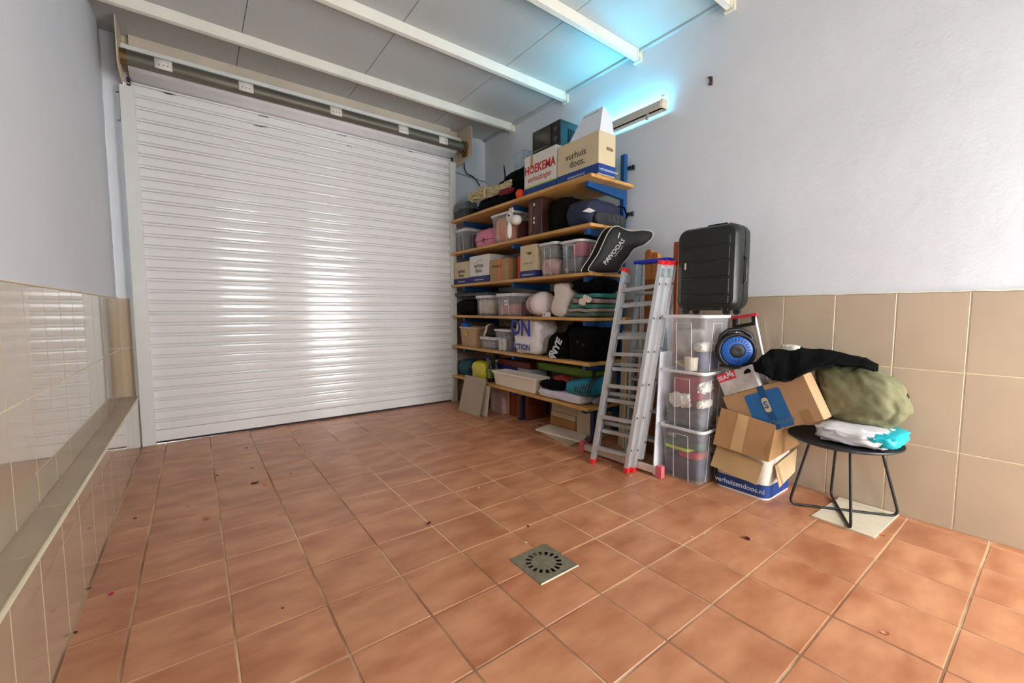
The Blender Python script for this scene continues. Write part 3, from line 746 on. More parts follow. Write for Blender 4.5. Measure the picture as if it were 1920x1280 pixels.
# film bag beside it
p = onx(980, 280, 2.98)
bundle('plastic_film', 'crumpled translucent plastic film beside the microwave oven', 'plastic bag', (3.02, p.y + 0.02, Z + 0.435), (0.18, 0.24, 0.20), clear('film_clear', (214, 228, 234), 0.45, 0.2), seed=3, amp=0.25, ridge=0.3, freq=3)
# black travel bag heap
ya, yb_ = HY1 + 0.02, onx(884, 350, 2.86).y
def heap(co):
    f = (co.y + (yb_ - ya) / 2) / (yb_ - ya); f = min(max(f, 0), 1)
    co.z *= 1.0 - 0.62 * f ** 1.6; co.x += 0.03 * f
    return co
bundle('travel_bag', 'large slumped black fabric bag beside the white moving box', 'bag', (3.0, (ya + yb_) / 2, Z), (0.32, yb_ - ya - 0.02, 0.46), BLACK, seed=11, amp=0.10, ridge=0.12, freq=2.2, cuts=14, p=4, fn=heap)
p = onx(946, 285, 2.92)
t = thing('carry_strap', 'black studded strap standing up from the slumped black bag', 'strap', (2.93, p.y, Z + 0.30))
mb = MB(); mb.tube([(0, 0, 0), (0.0, 0.005, 0.12), (-0.005, 0.012, 0.20), (0.0, 0.03, 0.24)], [0.014, 0.016, 0.014, 0.008], n=8, flat=0.35); mb.build('webbing', BLACKP, t, smooth=50)
for k in range(4):
    mb = MB(); mb.lathe([(0.0001, 0.006), (0.005, 0.003), (0.006, 0)], n=8, M=Matrix.Translation((-0.016, 0.004 + k * 0.003, 0.06 + k * 0.045)) @ Matrix.Rotation(-math.pi / 2, 4, 'Y')); mb.build('stud', CHROME, t)
# knitted / rope bundle
ROPE = pm('rope_cream', (206, 190, 146), rough=0.9, var=0.25, scale=30, bump=0.5, bscale=120)
def ropebundle(pxa, pxb, pya, x, name, label):
    a = onx(pxa, pya, x); c = onx(pxb, pya - 8, x)
    mb = MB(); rg = random.Random(5)
    L = a.y - c.y
    for k in range(7):
        z0 = (k % 4) * 0.026; ph = rg.uniform(0, 6)
        pts = [(rg.uniform(-0.01, 0.01) + 0.02 * math.sin(ph + u * 5) - 0.012 * (k // 4), L * (u - 0.5) * rg.uniform(0.95, 1.03), z0 + 0.012 * math.sin(ph + u * 9) + 0.03 * u) for u in [q / 14 for q in range(15)]]
        mb.tube(pts, 0.0165, n=7)
    mb.tube([(-0.03, L * 0.1, -0.01), (-0.045, L * 0.1, 0.05), (-0.02, L * 0.1, 0.12), (0.03, L * 0.12, 0.11)], 0.02, n=8)
    for k in range(3): mb.tube([(-0.035, L * 0.45 + 0.01 * k, 0.02 * k), (-0.05, L * 0.54, 0.05 + 0.02 * k), (-0.02, L * 0.42, 0.09)], 0.015, n=7)
    o = mb.build(name, ROPE, None, smooth=60, loc=(x, (a.y + c.y) / 2, (a.z + c.z) / 2 - 0.045))
    return tag(o, label, 'rope')
ropebundle(888, 958, 364, 2.755, 'rope_bundle', 'bundle of thick cream rope lying against the black bag')
# dark clothes under the rope
p = onx(925, 385, 2.73)
bundle('folded_clothes', 'dark folded clothes under the cream rope bundle', 'clothes', (2.755, p.y, Z), (0.13, 0.62, 0.112), pm('cloth_dark', (16, 13, 16), rough=0.9, spec=0.1, var=0.3, scale=8), seed=21, amp=0.08)
p = onx(945, 368, 2.70)
bundle('crimson_cloth', 'crimson cloth peeking out below the cream rope', 'clothes', (2.715, p.y - 0.02, Z + 0.104), (0.065, 0.24, 0.06), pm('cloth_crimson', (120, 26, 44), rough=0.85, var=0.2), seed=23, amp=0.15)
p = onx(977, 361, 2.705)
mb = soft((0.085, 0.085, 0.10), 2, p=2.2, amp=0.04, ridge=0.03)
tag(mb.build('orange_ball', pm('ball_orange', (236, 64, 26), rough=0.5, var=0.06), None, smooth=80, loc=(2.70, p.y + 0.012, Z)), 'bright orange ball squeezed beside the white moving box', 'ball')
# hard case at the far end
y0, y1 = place(849, 879, 395, 2.72); y1 = min(y1, 4.832)
hc = thing('hard_case', 'dark hard plastic case at the shutter end of the top board', 'case', (2.775, (y0 + y1) / 2, Z)); hw = (y1 - y0) / 2 - 0.005
mb = MB(); mb.loft([[(a, b, z) for a, b in rrect(0.165 * k, 2 * hw * k, 0.03)] for z, k in ((0, 0.92), (0.02, 0.97), (0.11, 1.0))]); mb.build('base', pm('case_black', (34, 36, 36), rough=0.5, var=0.2), hc, smooth=40)
mb = MB(); mb.loft([[(a, b, z) for a, b in rrect(0.17 * k, 2.02 * hw * k, 0.03)] for z, k in ((0.112, 1.0), (0.14, 1.0), (0.19, 0.93), (0.20, 0.86))]); mb.build('lid', pm('case_grey', (84, 92, 90), rough=0.4, var=0.1), hc, smooth=40)
mb = MB(); mb.box(-0.092, -0.080, -0.03, 0.03, 0.09, 0.135, bev=0.003); mb.build('latch', GREYD, hc)

# ================================================================== SECOND BOARD
Z = SZ[1]
y0, y1 = place(848, 876, 450, 2.72); y1 = min(y1, 4.832)
tub('storage_box', 'clear box of grey things at the shutter end of the second board', 2.70, 3.02, y0, y1 - 0.01, Z, 0.27, 0.95, lid=True)
bundle('grey_bundle', 'grey green bundle inside the clear box with the orange helmet beside it', 'clothes', (2.86, (y0 + y1) / 2, Z + 0.012), (0.25, (y1 - y0) * 0.80, 0.22), pm('cloth_grey', (86, 94, 96), rough=0.9, var=0.2), seed=31, p=6, amp=0.04)
p = onx(880, 437, 2.80)
mb = MB(); mb.lathe([(0.11, 0.0), (0.112, 0.03), (0.10, 0.07), (0.07, 0.105), (0.0005, 0.12)], n=24); mb.lathe([(0.11, 0.0), (0.125, 0.002), (0.112, 0.012)], n=24)
hz = Z
hm = thing('safety_helmet', 'orange red helmet behind the clear box of grey things', 'helmet', (3.05, y0 - 0.145, Z + 0.14)); mb.build('shell', pm('helmet_red', (226, 60, 40), rough=0.35), hm, smooth=60)
mb = MB(); mb.lathe([(0.10, 0), (0.105, 0.002), (0.105, -0.139), (0.10, -0.139)], n=20); mb.build('brim_liner', BLACK, hm)
# pink beauty case
y0, y1 = place(890, 924, 450, 2.70)
pc = thing('beauty_case', 'glossy pink rounded beauty case between two clear boxes', 'case', (2.80, (y0 + y1) / 2, Z)); hw = (y1 - y0) / 2
PINK = pm('case_pink', (214, 118, 146), rough=0.25, var=0.05)
mb = MB(); mb.loft([[(a, b, z) for a, b in rrect(0.20 * k, 2 * hw * k, 0.05)] for z, k in ((0, 0.86), (0.02, 0.97), (0.075, 1.0))]); mb.build('base', PINK, pc, smooth=50)
mb = MB(); mb.loft([[(a, b, z) for a, b in rrect(0.205 * k, 2.04 * hw * k, 0.05)] for z, k in ((0.079, 1.03), (0.088, 1.03), (0.13, 1.0), (0.18, 0.92), (0.205, 0.72), (0.212, 0.4))]); mb.build('lid', PINK, pc, smooth=60)
mb = MB(); mb.box(-0.112, -0.098, -0.008, 0.008, 0.05, 0.10, bev=0.002); mb.box(-0.113, -0.10, -0.04, -0.01, 0.082, 0.09); mb.build('clasp', GREYD, pc)
# open bin with orange contents and the plush horse
y0, y1 = place(921, 968, 430, 2.69); 
y0 = onx(962, 430, 2.69).y
tub('storage_bin', 'open clear bin with orange cloth on the second board', 2.67, 2.92, y0 - 0.01, y1 + 0.01, Z, 0.31, 0.84)
bundle('orange_cloth', 'orange and cream cloth inside the open clear bin', 'clothes', (2.795, (y0 + y1) / 2, Z + 0.015), (0.185, (y1 - y0 - 0.01) * 0.80, 0.27), pm('cloth_orange', (240, 136, 78), rough=0.85, var=0.1, rgb2=(228, 166, 116), scale=7), seed=37, amp=0.06, p=5)
p = onx(962, 412, 2.66)
ph = thing('plush_toy', 'white plush animal head leaning over the open clear bin', 'soft toy', (2.64, p.y, p.z - 0.03))
PLW = pm('plush_white', (226, 220, 212), rough=0.95, var=0.06, scale=40, bump=0.3, bscale=150)
mb = MB()
mb.merge(soft((0.11, 0.11, 0.10), 3, 2.2, 0.03, 3, 6).bm, Matrix.Translation((0.02, -0.055, -0.03)))
mb.merge(soft((0.09, 0.09, 0.14), 4, 2.2, 0.03, 3, 6).bm, Matrix.Translation((0.02, 0.005, -0.015)) @ Matrix.Rotation(-0.5, 4, 'X'))
mb.merge(soft((0.05, 0.045, 0.16), 5, 2.4, 0.05, 3, 6).bm, Matrix.Translation((-0.02, 0.01, -0.16)))
mb.build('head', PLW, ph, smooth=80)
for q in (0.03, 0.065):
    mb = MB(); mb.merge(soft((0.02, 0.035, 0.065), 6, 2.2, 0.03, 3, 5).bm, Matrix.Translation((0.02, q - 0.015, 0.095))); mb.build('ear', PLW, ph, smooth=80)
mb = MB(); mb.merge(soft((0.022, 0.022, 0.022), 1, 2, 0, 1, 4).bm, Matrix.Translation((-0.025, 0.012, 0.06))); mb.build('eye', BLACKP, ph, smooth=80)
bundle('maroon_cloth', 'dark maroon cloth hanging at the near side of the open bin', 'clothes', (2.80, y0 - 0.080, Z), (0.14, 0.11, 0.20), pm('cloth_maroon', (70, 14, 22), rough=0.9, var=0.2), seed=41, amp=0.1)
# brown leather case
y0, y1 = place(988, 1013, 400, 2.69)
bc = thing('leather_case', 'upright dark brown leather case with strap and buckles', 'case', (2.83, (y0 + y1) / 2, Z)); hw = (y1 - y0) / 2
LEA = pm('leather_brown', (62, 32, 24), rough=0.45, var=0.2, scale=6)
mb = MB(); mb.box(-0.13, 0.13, -hw, hw, 0, 0.36, bev=0.02, seg=3); mb.build('body', LEA, bc, smooth=40)
mb = MB(); mb.box(-0.137, -0.128, hw - 0.075, hw - 0.05, 0.04, 0.30, bev=0.002); mb.build('strap', pm('leather_tan', (124, 66, 40), rough=0.5), bc)
for zz in (0.13, 0.17, 0.30):
    mb = MB(); mb.box(-0.139, -0.13, -0.012, 0.006, zz - 0.012, zz + 0.012, bev=0.002); mb.build('buckle', CHROME, bc)
yc = y0
# black bags
y0, y1 = place(1016, 1062, 400, 2.74)
bundle('sports_bag', 'black bag with grey zip beside the leather case', 'bag', (2.94, (y0 + y1) / 2 - 0.004, Z), (0.34, (y1 - y0) - 0.05, 0.34), pm('bag_black_green', (11, 12, 10), rough=0.8, spec=0.15, var=0.15, scale=5), seed=43, amp=0.06, ridge=0.06, p=4, cuts=12)
# navy backpack
y0, y1 = place(1066, 1108, 410, 2.72)
NAVYF = pm('navy_fabric', (34, 38, 66), rough=0.8, var=0.15, scale=20, bump=0.15, bscale=150)
bk = thing('backpack', 'navy blue backpack with a pale patch at the end of the second board', 'backpack', (2.92, (y0 + y1) / 2 + 0.02, Z), (0, 0, 0))
hw = (y1 - y0) / 2 + 0.04
soft((0.46, 2 * hw, 0.24), 51, 3.6, 0.05, 2.2, 12, 0, 0.05).build('bag_body', NAVYF, bk, smooth=80)
mb = soft((0.40, 0.05, 0.115), 52, 4, 0.04, 2, 8); mb.build('front_pocket', pm('grey_fabric_dark', (52, 53, 56), rough=0.85), bk, smooth=80, loc=(0.03, -hw - 0.002, 0.005))
lettering('EAST', 0.075, pm('letter_grey', (78, 80, 82), rough=0.8), bk, (0.06, -hw - 0.031, 0.06), '-y', bold=0.02, space=1.3)
mb = MB(); mb.poly([(-0.235, -hw + 0.085, 0.115), (-0.225, -hw + 0.02, 0.135), (-0.20, -hw - 0.028, 0.105), (-0.225, -hw + 0.005, 0.09)], [(0, 1, 2, 3)]); thicken(mb.build('reflective_patch', pm('patch_white', (236, 236, 230), rough=0.4), bk), 0.004)
mb = MB(); mb.tube([(0.18, -hw + 0.05, 0.21), (0.22, -hw + 0.01, 0.20), (0.25, -hw - 0.0, 0.13), (0.24, -hw + 0.02, 0.04)], 0.014, n=8, flat=0.5); mb.build('shoulder_strap', BLACK, bk, smooth=60)

# ================================================================== THIRD BOARD
Z = SZ[2]
y0, y1 = place(849, 880, 500, 2.70); y1 = min(y1, 4.836)
h1 = 0.275
b = carton('moving_box', 'beige moving box at the shutter end of the third board', 2.70, 3.02, y0 + 0.003, y1 - 0.006, Z, h1, CARD_BG, band=NAVY2, band_h=0.075)
lettering('verhuis', 0.070, INK, b, (-0.1615, 0.0, 0.165), '-x', sx=0.9); lettering('doos.', 0.070, INK, b, (-0.1615, 0.0, 0.115), '-x', sx=0.9); lettering('verhuizendoos.nl', 0.026, INKW, b, (-0.1622, 0, 0.036), '-x')
y0, y1 = place(880, 917, 500, 2.69)
b = carton('moving_box', 'taller whitish moving box second from the shutter on the third board', 2.69, 3.03, y0 + 0.003, y1 - 0.003, Z, 0.315, CARD_WH, band=NAVY2, band_h=0.08)
lettering('verhuis', 0.078, INK, b, (-0.1715, 0.0, 0.200), '-x', sx=0.9); lettering('doos.', 0.078, INK, b, (-0.1715, 0.0, 0.145), '-x', sx=0.9); lettering('verhuizendoos.nl', 0.028, INKW, b, (-0.1722, 0, 0.038), '-x')
for k in range(3):
    mb = MB(); mb.box(-0.1712, -0.17, -0.10 + 0.04 * k, 0.09 - 0.05 * k, 0.245 + k * 0.022, 0.249 + k * 0.022, M=Matrix.Rotation(0.12 * (k - 1), 4, 'X')); mb.build('pen_stroke', pm('pen_red_grey', (168, 140, 138), rough=0.7), b)
y0, y1 = place(918, 952, 500, 2.69); 
b = carton('carton', 'small brown carton with orange tape on the third board', 2.69, 2.94, y0, y1 - 0.003, Z, 0.235, CARD, tape=TAPE)
OT = pm('tape_orange', (232, 96, 48), rough=0.4)
mb = MB(); mb.box(-0.1266, -0.125, -0.035, 0.0, 0.0, 0.236); mb.build('orange_tape', OT, b)
lettering('FRAGILE', 0.040, INK, b, (-0.1268, 0.03, 0.16), '-x', sx=1.2)
y0r = y0
p0_ = onx(967, 500, 2.70).y; p1_ = onx(974, 500, 2.70).y
b = carton('red_folder_box', 'narrow bright red box between two cartons on the third board', 2.74, 2.99, p1_, p0_ + 0.02, Z, 0.24, pm('box_red', (214, 48, 34), rough=0.5, var=0.06))
y0, y1 = place(975, 1005, 500, 2.69)
b = carton('moving_box', 'narrow beige moving box with an oval handle hole', 2.69, 3.08, y0, y1, Z, 0.325, CARD_BG, band=NAVY2, band_h=0.075, hole=[('-x', -0.01, 0.245)])
lettering('verhuis doos', 0.030, pm('ink_faint', (170, 158, 128)), b, (-0.1965, 0, 0.15), '-x'); lettering('verhuizendoos.nl', 0.026, INKW, b, (-0.1972, 0, 0.036), '-x')
y0, y1 = place(1008, 1042, 490, 2.69)
tub('storage_box', 'clear box with pink and green things, beside the narrow beige moving box', 2.68, 3.08, y0, y1, Z, 0.315, 0.90)
bundle('pink_clothes', 'pink clothes inside the narrower clear box on the third board', 'clothes', (2.86, (y0 + y1) / 2, Z + 0.012), (0.325, (y1 - y0 - 0.035) * 0.90, 0.16), pm('cloth_pink', (196, 120, 128), rough=0.85, rgb2=(224, 206, 180), var=0.1, scale=9), seed=61, amp=0.06, p=5)
bundle('grey_clothes', 'grey green clothes on top inside the narrower clear box', 'clothes', (2.86, (y0 + y1) / 2, Z + 0.175), (0.335, (y1 - y0 - 0.035) * 0.92, 0.10), pm('cloth_sage', (112, 124, 116), rough=0.85), seed=62, amp=0.06, p=5)
y0, y1 = place(1047, 1088, 490, 2.69)
tub('storage_box', 'large clear box of crimson and blue clothes at the third board end', 2.68, 3.08, y0 - 0.02, y1, Z, 0.297, 0.92, r=0.05)
cy_ = (y0 + y1) / 2 - 0.01; wy = (y1 - y0) * 0.80
bundle('crimson_clothes', 'crimson clothes in the large clear box on the third board', 'clothes', (2.79, cy_ - 0.075, Z + 0.150), (0.19, wy * 0.56, 0.125), pm('cloth_magenta', (168, 36, 72), rough=0.85, var=0.1), seed=63, amp=0.06, p=5)
bundle('blue_clothes', 'blue clothes in the large clear box on the third board', 'clothes', (2.975, cy_ - 0.02, Z + 0.150), (0.155, wy * 0.95, 0.125), pm('cloth_blue', (26, 92, 150), rough=0.85, var=0.1), seed=64, amp=0.06, p=5)
bundle('teal_clothes', 'teal clothes in the large clear box on the third board', 'clothes', (2.79, cy_ + 0.115, Z + 0.150), (0.19, wy * 0.36, 0.12), pm('cloth_teal', (72, 150, 170), rough=0.85, rgb2=(190, 180, 170), scale=12), seed=65, amp=0.06, p=5)
bundle('slate_clothes', 'slate grey clothes at the bottom of the large clear box', 'clothes', (2.89, cy_, Z + 0.012), (0.35, wy * 1.0, 0.14), pm('cloth_slate', (88, 94, 106), rough=0.85, rgb2=(200, 190, 176), scale=5, lo=0.55, hi=0.6), seed=66, amp=0.05, p=6)
# black carry bag hanging off the end of the third board (curvy outline, white piping)
def carry_bag():
    out_px = [(1107, 505), (1112, 494), (1122, 478), (1129, 462), (1135, 446), (1142, 433), (1150, 425), (1160, 424), (1172, 430), (1186, 433), (1205, 431), (1222, 434), (1224, 441), (1221, 448), (1208, 459), (1190, 466), (1182, 480), (1170, 496), (1163, 511), (1135, 512), (1115, 508)]
    ub = Vector((0.902, -0.431, 0)); nb = Vector((0.431, 0.902, 0)); pb0 = Vector((2.65, 2.385, 1.5))   # bag plane, turned so its tail stays clear of the wall
    def onp(a, b_):
        d = ray(a, b_); return CAM + d * ((pb0 - CAM).dot(nb) / d.dot(nb))
    P = [onp(a, b_) for a, b_ in out_px]
    c = sum(P, Vector()) / len(P)
    t = thing('carry_bag', 'black and grey carry bag with white piping leaning over the board end', 'bag', (c.x, c.y, c.z), (0, 0, math.atan2(ub.y, ub.x)))
    def lc(a, b_):
        q = onp(a, b_) - c; return Vector((q.dot(ub), 0, q.z))
    pts = [((q - c).dot(ub), q.z - c.z) for q in P]
    # catmull-rom smoothing
    sm = []
    n = len(pts)
    for i in range(n):
        p0, p1, p2, p3 = [Vector((*pts[(i + k) % n], 0)) for k in (-1, 0, 1, 2)]
        for u in (0, 0.5):
            sm.append(0.5 * ((2 * p1) + (p2 - p0) * u + (2 * p0 - 5 * p1 + 4 * p2 - p3) * u * u + (3 * p1 - p0 - 3 * p2 + p3) * u ** 3))
    def ring(k, y): return [(v.x * k, y, v.y * k) for v in sm]
    mb = MB(); mb.loft([ring(0.0, 0.02)[:0] or ring(0.05, -0.022), ring(0.4, -0.02), ring(0.8, -0.012), ring(0.96, -0.002), ring(1.0, 0.008)], True, False); mb.build('front_panel', pm('bag_charcoal', (34, 34, 35), rough=0.55, var=0.15, scale=5, spec=0.3), t, smooth=60)
    def side(k, y, dx): return [(v.x * k + dx, y, v.y * k + dx * 0.15) for v in sm]
    mb = MB(); mb.loft([side(1.0, 0.008, 0), side(1.01, 0.02, -0.012), side(1.0, 0.058, -0.04), side(0.97, 0.068, -0.05)], False, True); mb.build('gusset', pm('bag_gusset', (22, 20, 18), rough=0.75, spec=0.2), t, smooth=60)
    PIP = pm('piping_white', (206, 198, 188), rough=0.5)
    mb = MB(); mb.tube([*ring(1.0, 0.004), ring(1.0, 0.004)[0]], 0.0042, n=6, caps=False); mb.build('piping', PIP, t, smooth=60)
    mb = MB(); mb.tube([*side(1.0, 0.058, -0.04), side(1.0, 0.058, -0.04)[0]], 0.0042, n=6, caps=False); mb.build('piping', PIP, t, smooth=60)
    q = lc(1150, 472); d_ = lc(1172, 450) - lc(1136, 500); ang = math.atan2(d_.z, d_.x)
    W = pm('print_white', (206, 206, 204), rough=0.6)
    lettering('PAIVOOAS', 0.052, W, t, (q.x + 0.006, -0.023, q.z), '-y', rot=ang, bold=0.02)
    lettering('made for sport', 0.018, W, t, (q.x + 0.045, -0.0235, q.z + 0.005 ), '-y', rot=ang); lettering('indoor', 0.026, W, t, (q.x - 0.045, -0.023, q.z - 0.05), '-y', rot=ang)
    z1_, z2_ = lc(1157, 447), lc(1160, 437)
    mb = MB(); mb.tube([(z1_.x, -0.016, z1_.z), (z2_.x, -0.014, z2_.z)], 0.006, n=6); mb.build('zip_pull', W, t)
    for ch in t.children:
        for v in ch.data.vertices:
            wz = v.co.z + c.z; v.co.y += 0.055 * min(1.0, max(0.0, (1.80 - wz) / 0.28)) - 0.004
            if wz < SZ[2] + 0.002: v.co.z = SZ[2] + 0.002 - c.z
    return t
carry_bag()
# tray slung under the third board
y0, y1 = place(849, 914, 545, 2.70); y1 = min(y1, 4.826)
tr = thing('flat_tray', 'flat dark grey tray stacked on the boxes under the third board', 'tray', (2.88, (y0 + y1) / 2, SZ[3] + 0.236))
mb = MB(); mb.box(-0.17, 0.17, -(y1 - y0) / 2, (y1 - y0) / 2, 0.0, 0.034, bev=0.006); mb.build('tray_body', pm('tray_grey', (70, 78, 76), rough=0.6), tr)
mb = MB(); mb.box(-0.175, 0.175, -(y1 - y0) / 2 - 0.005, (y1 - y0) / 2 + 0.005, 0.032, 0.040, bev=0.003); mb.build('tray_rim', pm('tray_dark', (30, 34, 36), rough=0.6), tr)

# black mat lying on the boxes of the third board
y0, y1 = place(1000, 1085, 450, 2.80)
bundle('black_mat', 'folded black mat squeezed above the clear boxes of the third board', 'mat', (2.93, (y0 + y1) / 2, SZ[2] + 0.329), (0.34, y1 - y0, 0.033), BLACK, seed=161, amp=0.05, p=7, cuts=10)

# ================================================================== FOURTH BOARD
Z = SZ[3]
y0, y1 = place(852, 889, 575, 2.72)
bundle('gym_bag', 'small black gym bag at the shutter end of the fourth board', 'bag', (2.86, (y0 + y1) / 2, Z), (0.28, y1 - y0, 0.20), pm('gym_black', (12, 13, 12), rough=0.8, spec=0.15, var=0.3, scale=9), seed=71, amp=0.10, ridge=0.10)
bundle('camouflage_bag', 'dark green crumpled bag behind the small black gym bag', 'bag', (3.10, (y0 + y1) / 2 - 0.10, Z), (0.16, 0.30, 0.24), pm('bag_green_dark', (34, 40, 30), rough=0.8, var=0.3, scale=12), seed=72, amp=0.12, ridge=0.1)
y0, y1 = place(892, 921, 570, 2.69)
tub('storage_box', 'clear lidded box of white paper on the fourth board', 2.67, 2.98, y0, y1, Z, 0.222, 0.93, lid=True)
bundle('white_papers', 'white and straw coloured papers inside the lidded clear box', 'papers', (2.82, (y0 + y1) / 2, Z + 0.012), (0.245, (y1 - y0 - 0.03) * 0.93, 0.18), pm('paper_white', (206, 200, 184), rough=0.8, rgb2=(190, 160, 110), var=0.06, scale=5), seed=73, amp=0.05, p=6)
y0, y1 = place(931, 965, 570, 2.68)
tub('storage_box', 'clear lidded box with a white label beside the paper box', 2.66, 3.02, y0, y1, Z, 0.232, 0.95, lid=True, r=0.02)
bundle('rosy_clothes', 'rose coloured clothes inside the clear box with the white label', 'clothes', (2.83, (y0 + y1) / 2, Z + 0.012), (0.30, (y1 - y0 - 0.03) * 0.95, 0.125), pm('cloth_rose', (190, 136, 132), rough=0.85, var=0.12, scale=8), seed=74, amp=0.05, p=6)
lb = onx(948, 567, 2.67)
lo = thing('paper_label', 'white paper label stuck on the clear box of rose clothes', 'label', (2.6735, lb.y, lb.z - 0.03))
mb = MB(); mb.box(-0.001, 0.0005, -0.028, 0.028, 0.0, 0.058); mb.build('sheet', pm('label_white', (226, 220, 222), rough=0.6), lo)
for q in ((-0.012, 0.03), (0.010, 0.024)):
    mb = MB(); mb.lathe([(0.0001, 0.0006), (0.008, 0.0006), (0.008, 0)], n=10, M=Matrix.Translation((-0.001, q[0], q[1])) @ Matrix.Rotation(-math.pi / 2, 4, 'Y')); mb.build('printed_dot', INK, lo)
# rolled blanket with white end
pc_ = onx(1001, 571, 2.70); rr = 0.124
rl_ = thing('rolled_blanket', 'rolled blanket in film with a round white end on the fourth board', 'blanket', (2.80, pc_.y, Z))
ax = Vector((-0.40, -0.92, 0)).normalized()
M_ = Matrix.Translation((0, 0, rr)) @ Vector((0, 0, 1)).rotation_difference(ax).to_matrix().to_4x4()
mb = MB(); mb.lathe([(0.0005, 0.15), (0.05, 0.149), (0.09, 0.140), (rr - 0.006, 0.118), (rr, 0.08), (rr, 0.03), (rr - 0.004, 0.0)], n=32, M=M_); mb.build('white_end', pm('blanket_white', (236, 230, 228), rough=0.7, var=0.05, scale=5, rgb2=(232, 214, 214)), rl_, smooth=70)
mb = MB(); prof_ = [(rr - 0.006, 0.0), (rr - 0.010, -0.06), (rr - 0.004, -0.12), (rr - 0.016, -0.20), (0.06, -0.24), (0.0005, -0.235)]
mb.lathe(prof_, n=32, M=M_); mb.build('roll', pm('blanket_pink', (196, 138, 134), rough=0.5, var=0.15, scale=9, rgb2=(222, 200, 196)), rl_, smooth=70)
# wooden piece and blue box behind
y0, y1 = place(980, 1020, 540, 2.95)
wb = MB(); wb.box(-0.05, 0.05, -(y1 - y0) / 2, (y1 - y0) / 2, 0, 0.055, bev=0.006)
bb_ = MB(); bb_.box(0.035, 0.186, -(y1 - y0) / 2 + 0.02, (y1 - y0) / 2 + 0.05, 0, 0.205, bev=0.006)
ob = thing('blue_tool_box', 'blue tool box at the back of the fourth board behind the rolled blanket', 'box', (3.0, (y0 + y1) / 2, Z)); bb_.build('body', pm('box_blue_dark', (30, 42, 110), rough=0.5), ob)
mb = MB(); mb.box(0.05, 0.15, -0.06, 0.06, 0.203, 0.211, bev=0.003); mb.build('lid_panel', NAVY2, ob)
wo = thing('wooden_block', 'reddish brown wooden beam lying on the blue tool box', 'wood', (3.10, (y0 + y1) / 2, Z + 0.211), (0, 0, 0.05)); wb.build('beam', pm('wood_red', (112, 58, 28), rough=0.6, var=0.2, scale=9, stretch=(5, 1, 5)), wo)
# white cushion
y0, y1 = place(1034, 1062, 560, 2.70)
def tallc(co): co.y += 0.025 * math.sin(co.z * 22); return co
bundle('white_cushion', 'upright white folded cushion in the middle of the fourth board', 'cushion', (2.79, (y0 + y1) / 2, Z), (0.20, y1 - y0, 0.315), pm('cotton_white', (224, 214, 206), rough=0.85, var=0.05), seed=81, amp=0.06, ridge=0.08, p=4.5, fn=tallc)
mb = MB(); mb.box(-0.03, 0.03, -0.03, 0.03, 0.0, 0.045, bev=0.003)
p = onx(1025, 587, 2.70)
o = thing('small_white_box', 'small white carton on the board between roll and cushion', 'box', (2.70, p.y, Z)); mb.build('carton', pm('carton_white', (222, 218, 210), rough=0.6), o)
mb = MB(); mb.lathe([(0.0001, 0.0008), (0.007, 0.0008), (0.007, 0)], n=10, M=Matrix.Translation((-0.0305, 0.0, 0.022)) @ Matrix.Rotation(-math.pi / 2, 4, 'Y')); mb.build('printed_dot', INK, o)
# stack of folded quilts in film
y0, y1 = place(1056, 1112, 580, 2.70); y1 -= 0.01
FILM = clear('quilt_film', (220, 236, 236), 0.12, 0.08)
cols = [('quilt_green', (74, 92, 80)), ('quilt_grey', (158, 152, 144)), ('quilt_teal', (52, 122, 112)), ('quilt_rose', (160, 132, 130)), ('quilt_jade', (40, 134, 124))]
zz = Z
for k, (nm, c) in enumerate(cols):
    hh = (0.046, 0.034, 0.042, 0.046, 0.040)[k]
    def wav(co, k=k): co.z += 0.004 * math.sin(co.y * 30 + k); return co
    mb = soft((0.40, (y1 - y0) * (1.0 - 0.03 * k), hh), 90 + k, 7, 0.03, 2, 10, 0, 0.02, wav)
    tag(mb.build('folded_quilt', pm(nm, c, rough=0.55, var=0.08, scale=7, spec=0.6), None, smooth=80, loc=(2.885 + 0.01 * k, (y0 + y1) / 2 - 0.015 * k, zz)),
        ('dark green folded quilt, bottom of the quilt stack', 'grey folded quilt, second from the bottom of the quilt stack', 'teal folded quilt in the middle of the quilt stack', 'dusty rose folded quilt near the top of the quilt stack', 'jade green folded quilt on top of the quilt stack')[k], 'quilt', 'folded quilts on the fourth board')
    zz += hh * 1.0
p = onx(1100, 560, 2.70)
mb = MB()
for k in range(5): mb.merge(soft((0.012, 0.06, 0.05), 5 + k, 2.5, 0.3, 3, 5).bm, Matrix.Translation((0, -0.05 + 0.028 * k, 0.012 * (k % 3))) @ Matrix.Rotation(0.4 * k, 4, 'X'))
tag(mb.build('foil_wrapper', pm('foil', (232, 214, 196), rough=0.18, metal=0.5, var=0.1), None, smooth=60, loc=(2.672, p.y, Z + 0.125)), 'shiny crumpled wrapper hanging on the front of the quilt stack', 'wrapper')
_o = bundle('black_jacket', 'black padded jacket lying on the folded quilts', 'clothes', (2.90, (y0 + y1) / 2 - 0.025, zz + 0.003), (0.38, (y1 - y0) * 0.95, 0.135), BLACK, seed=97, amp=0.12, ridge=0.12, cuts=16); under_rack(_o, 2)

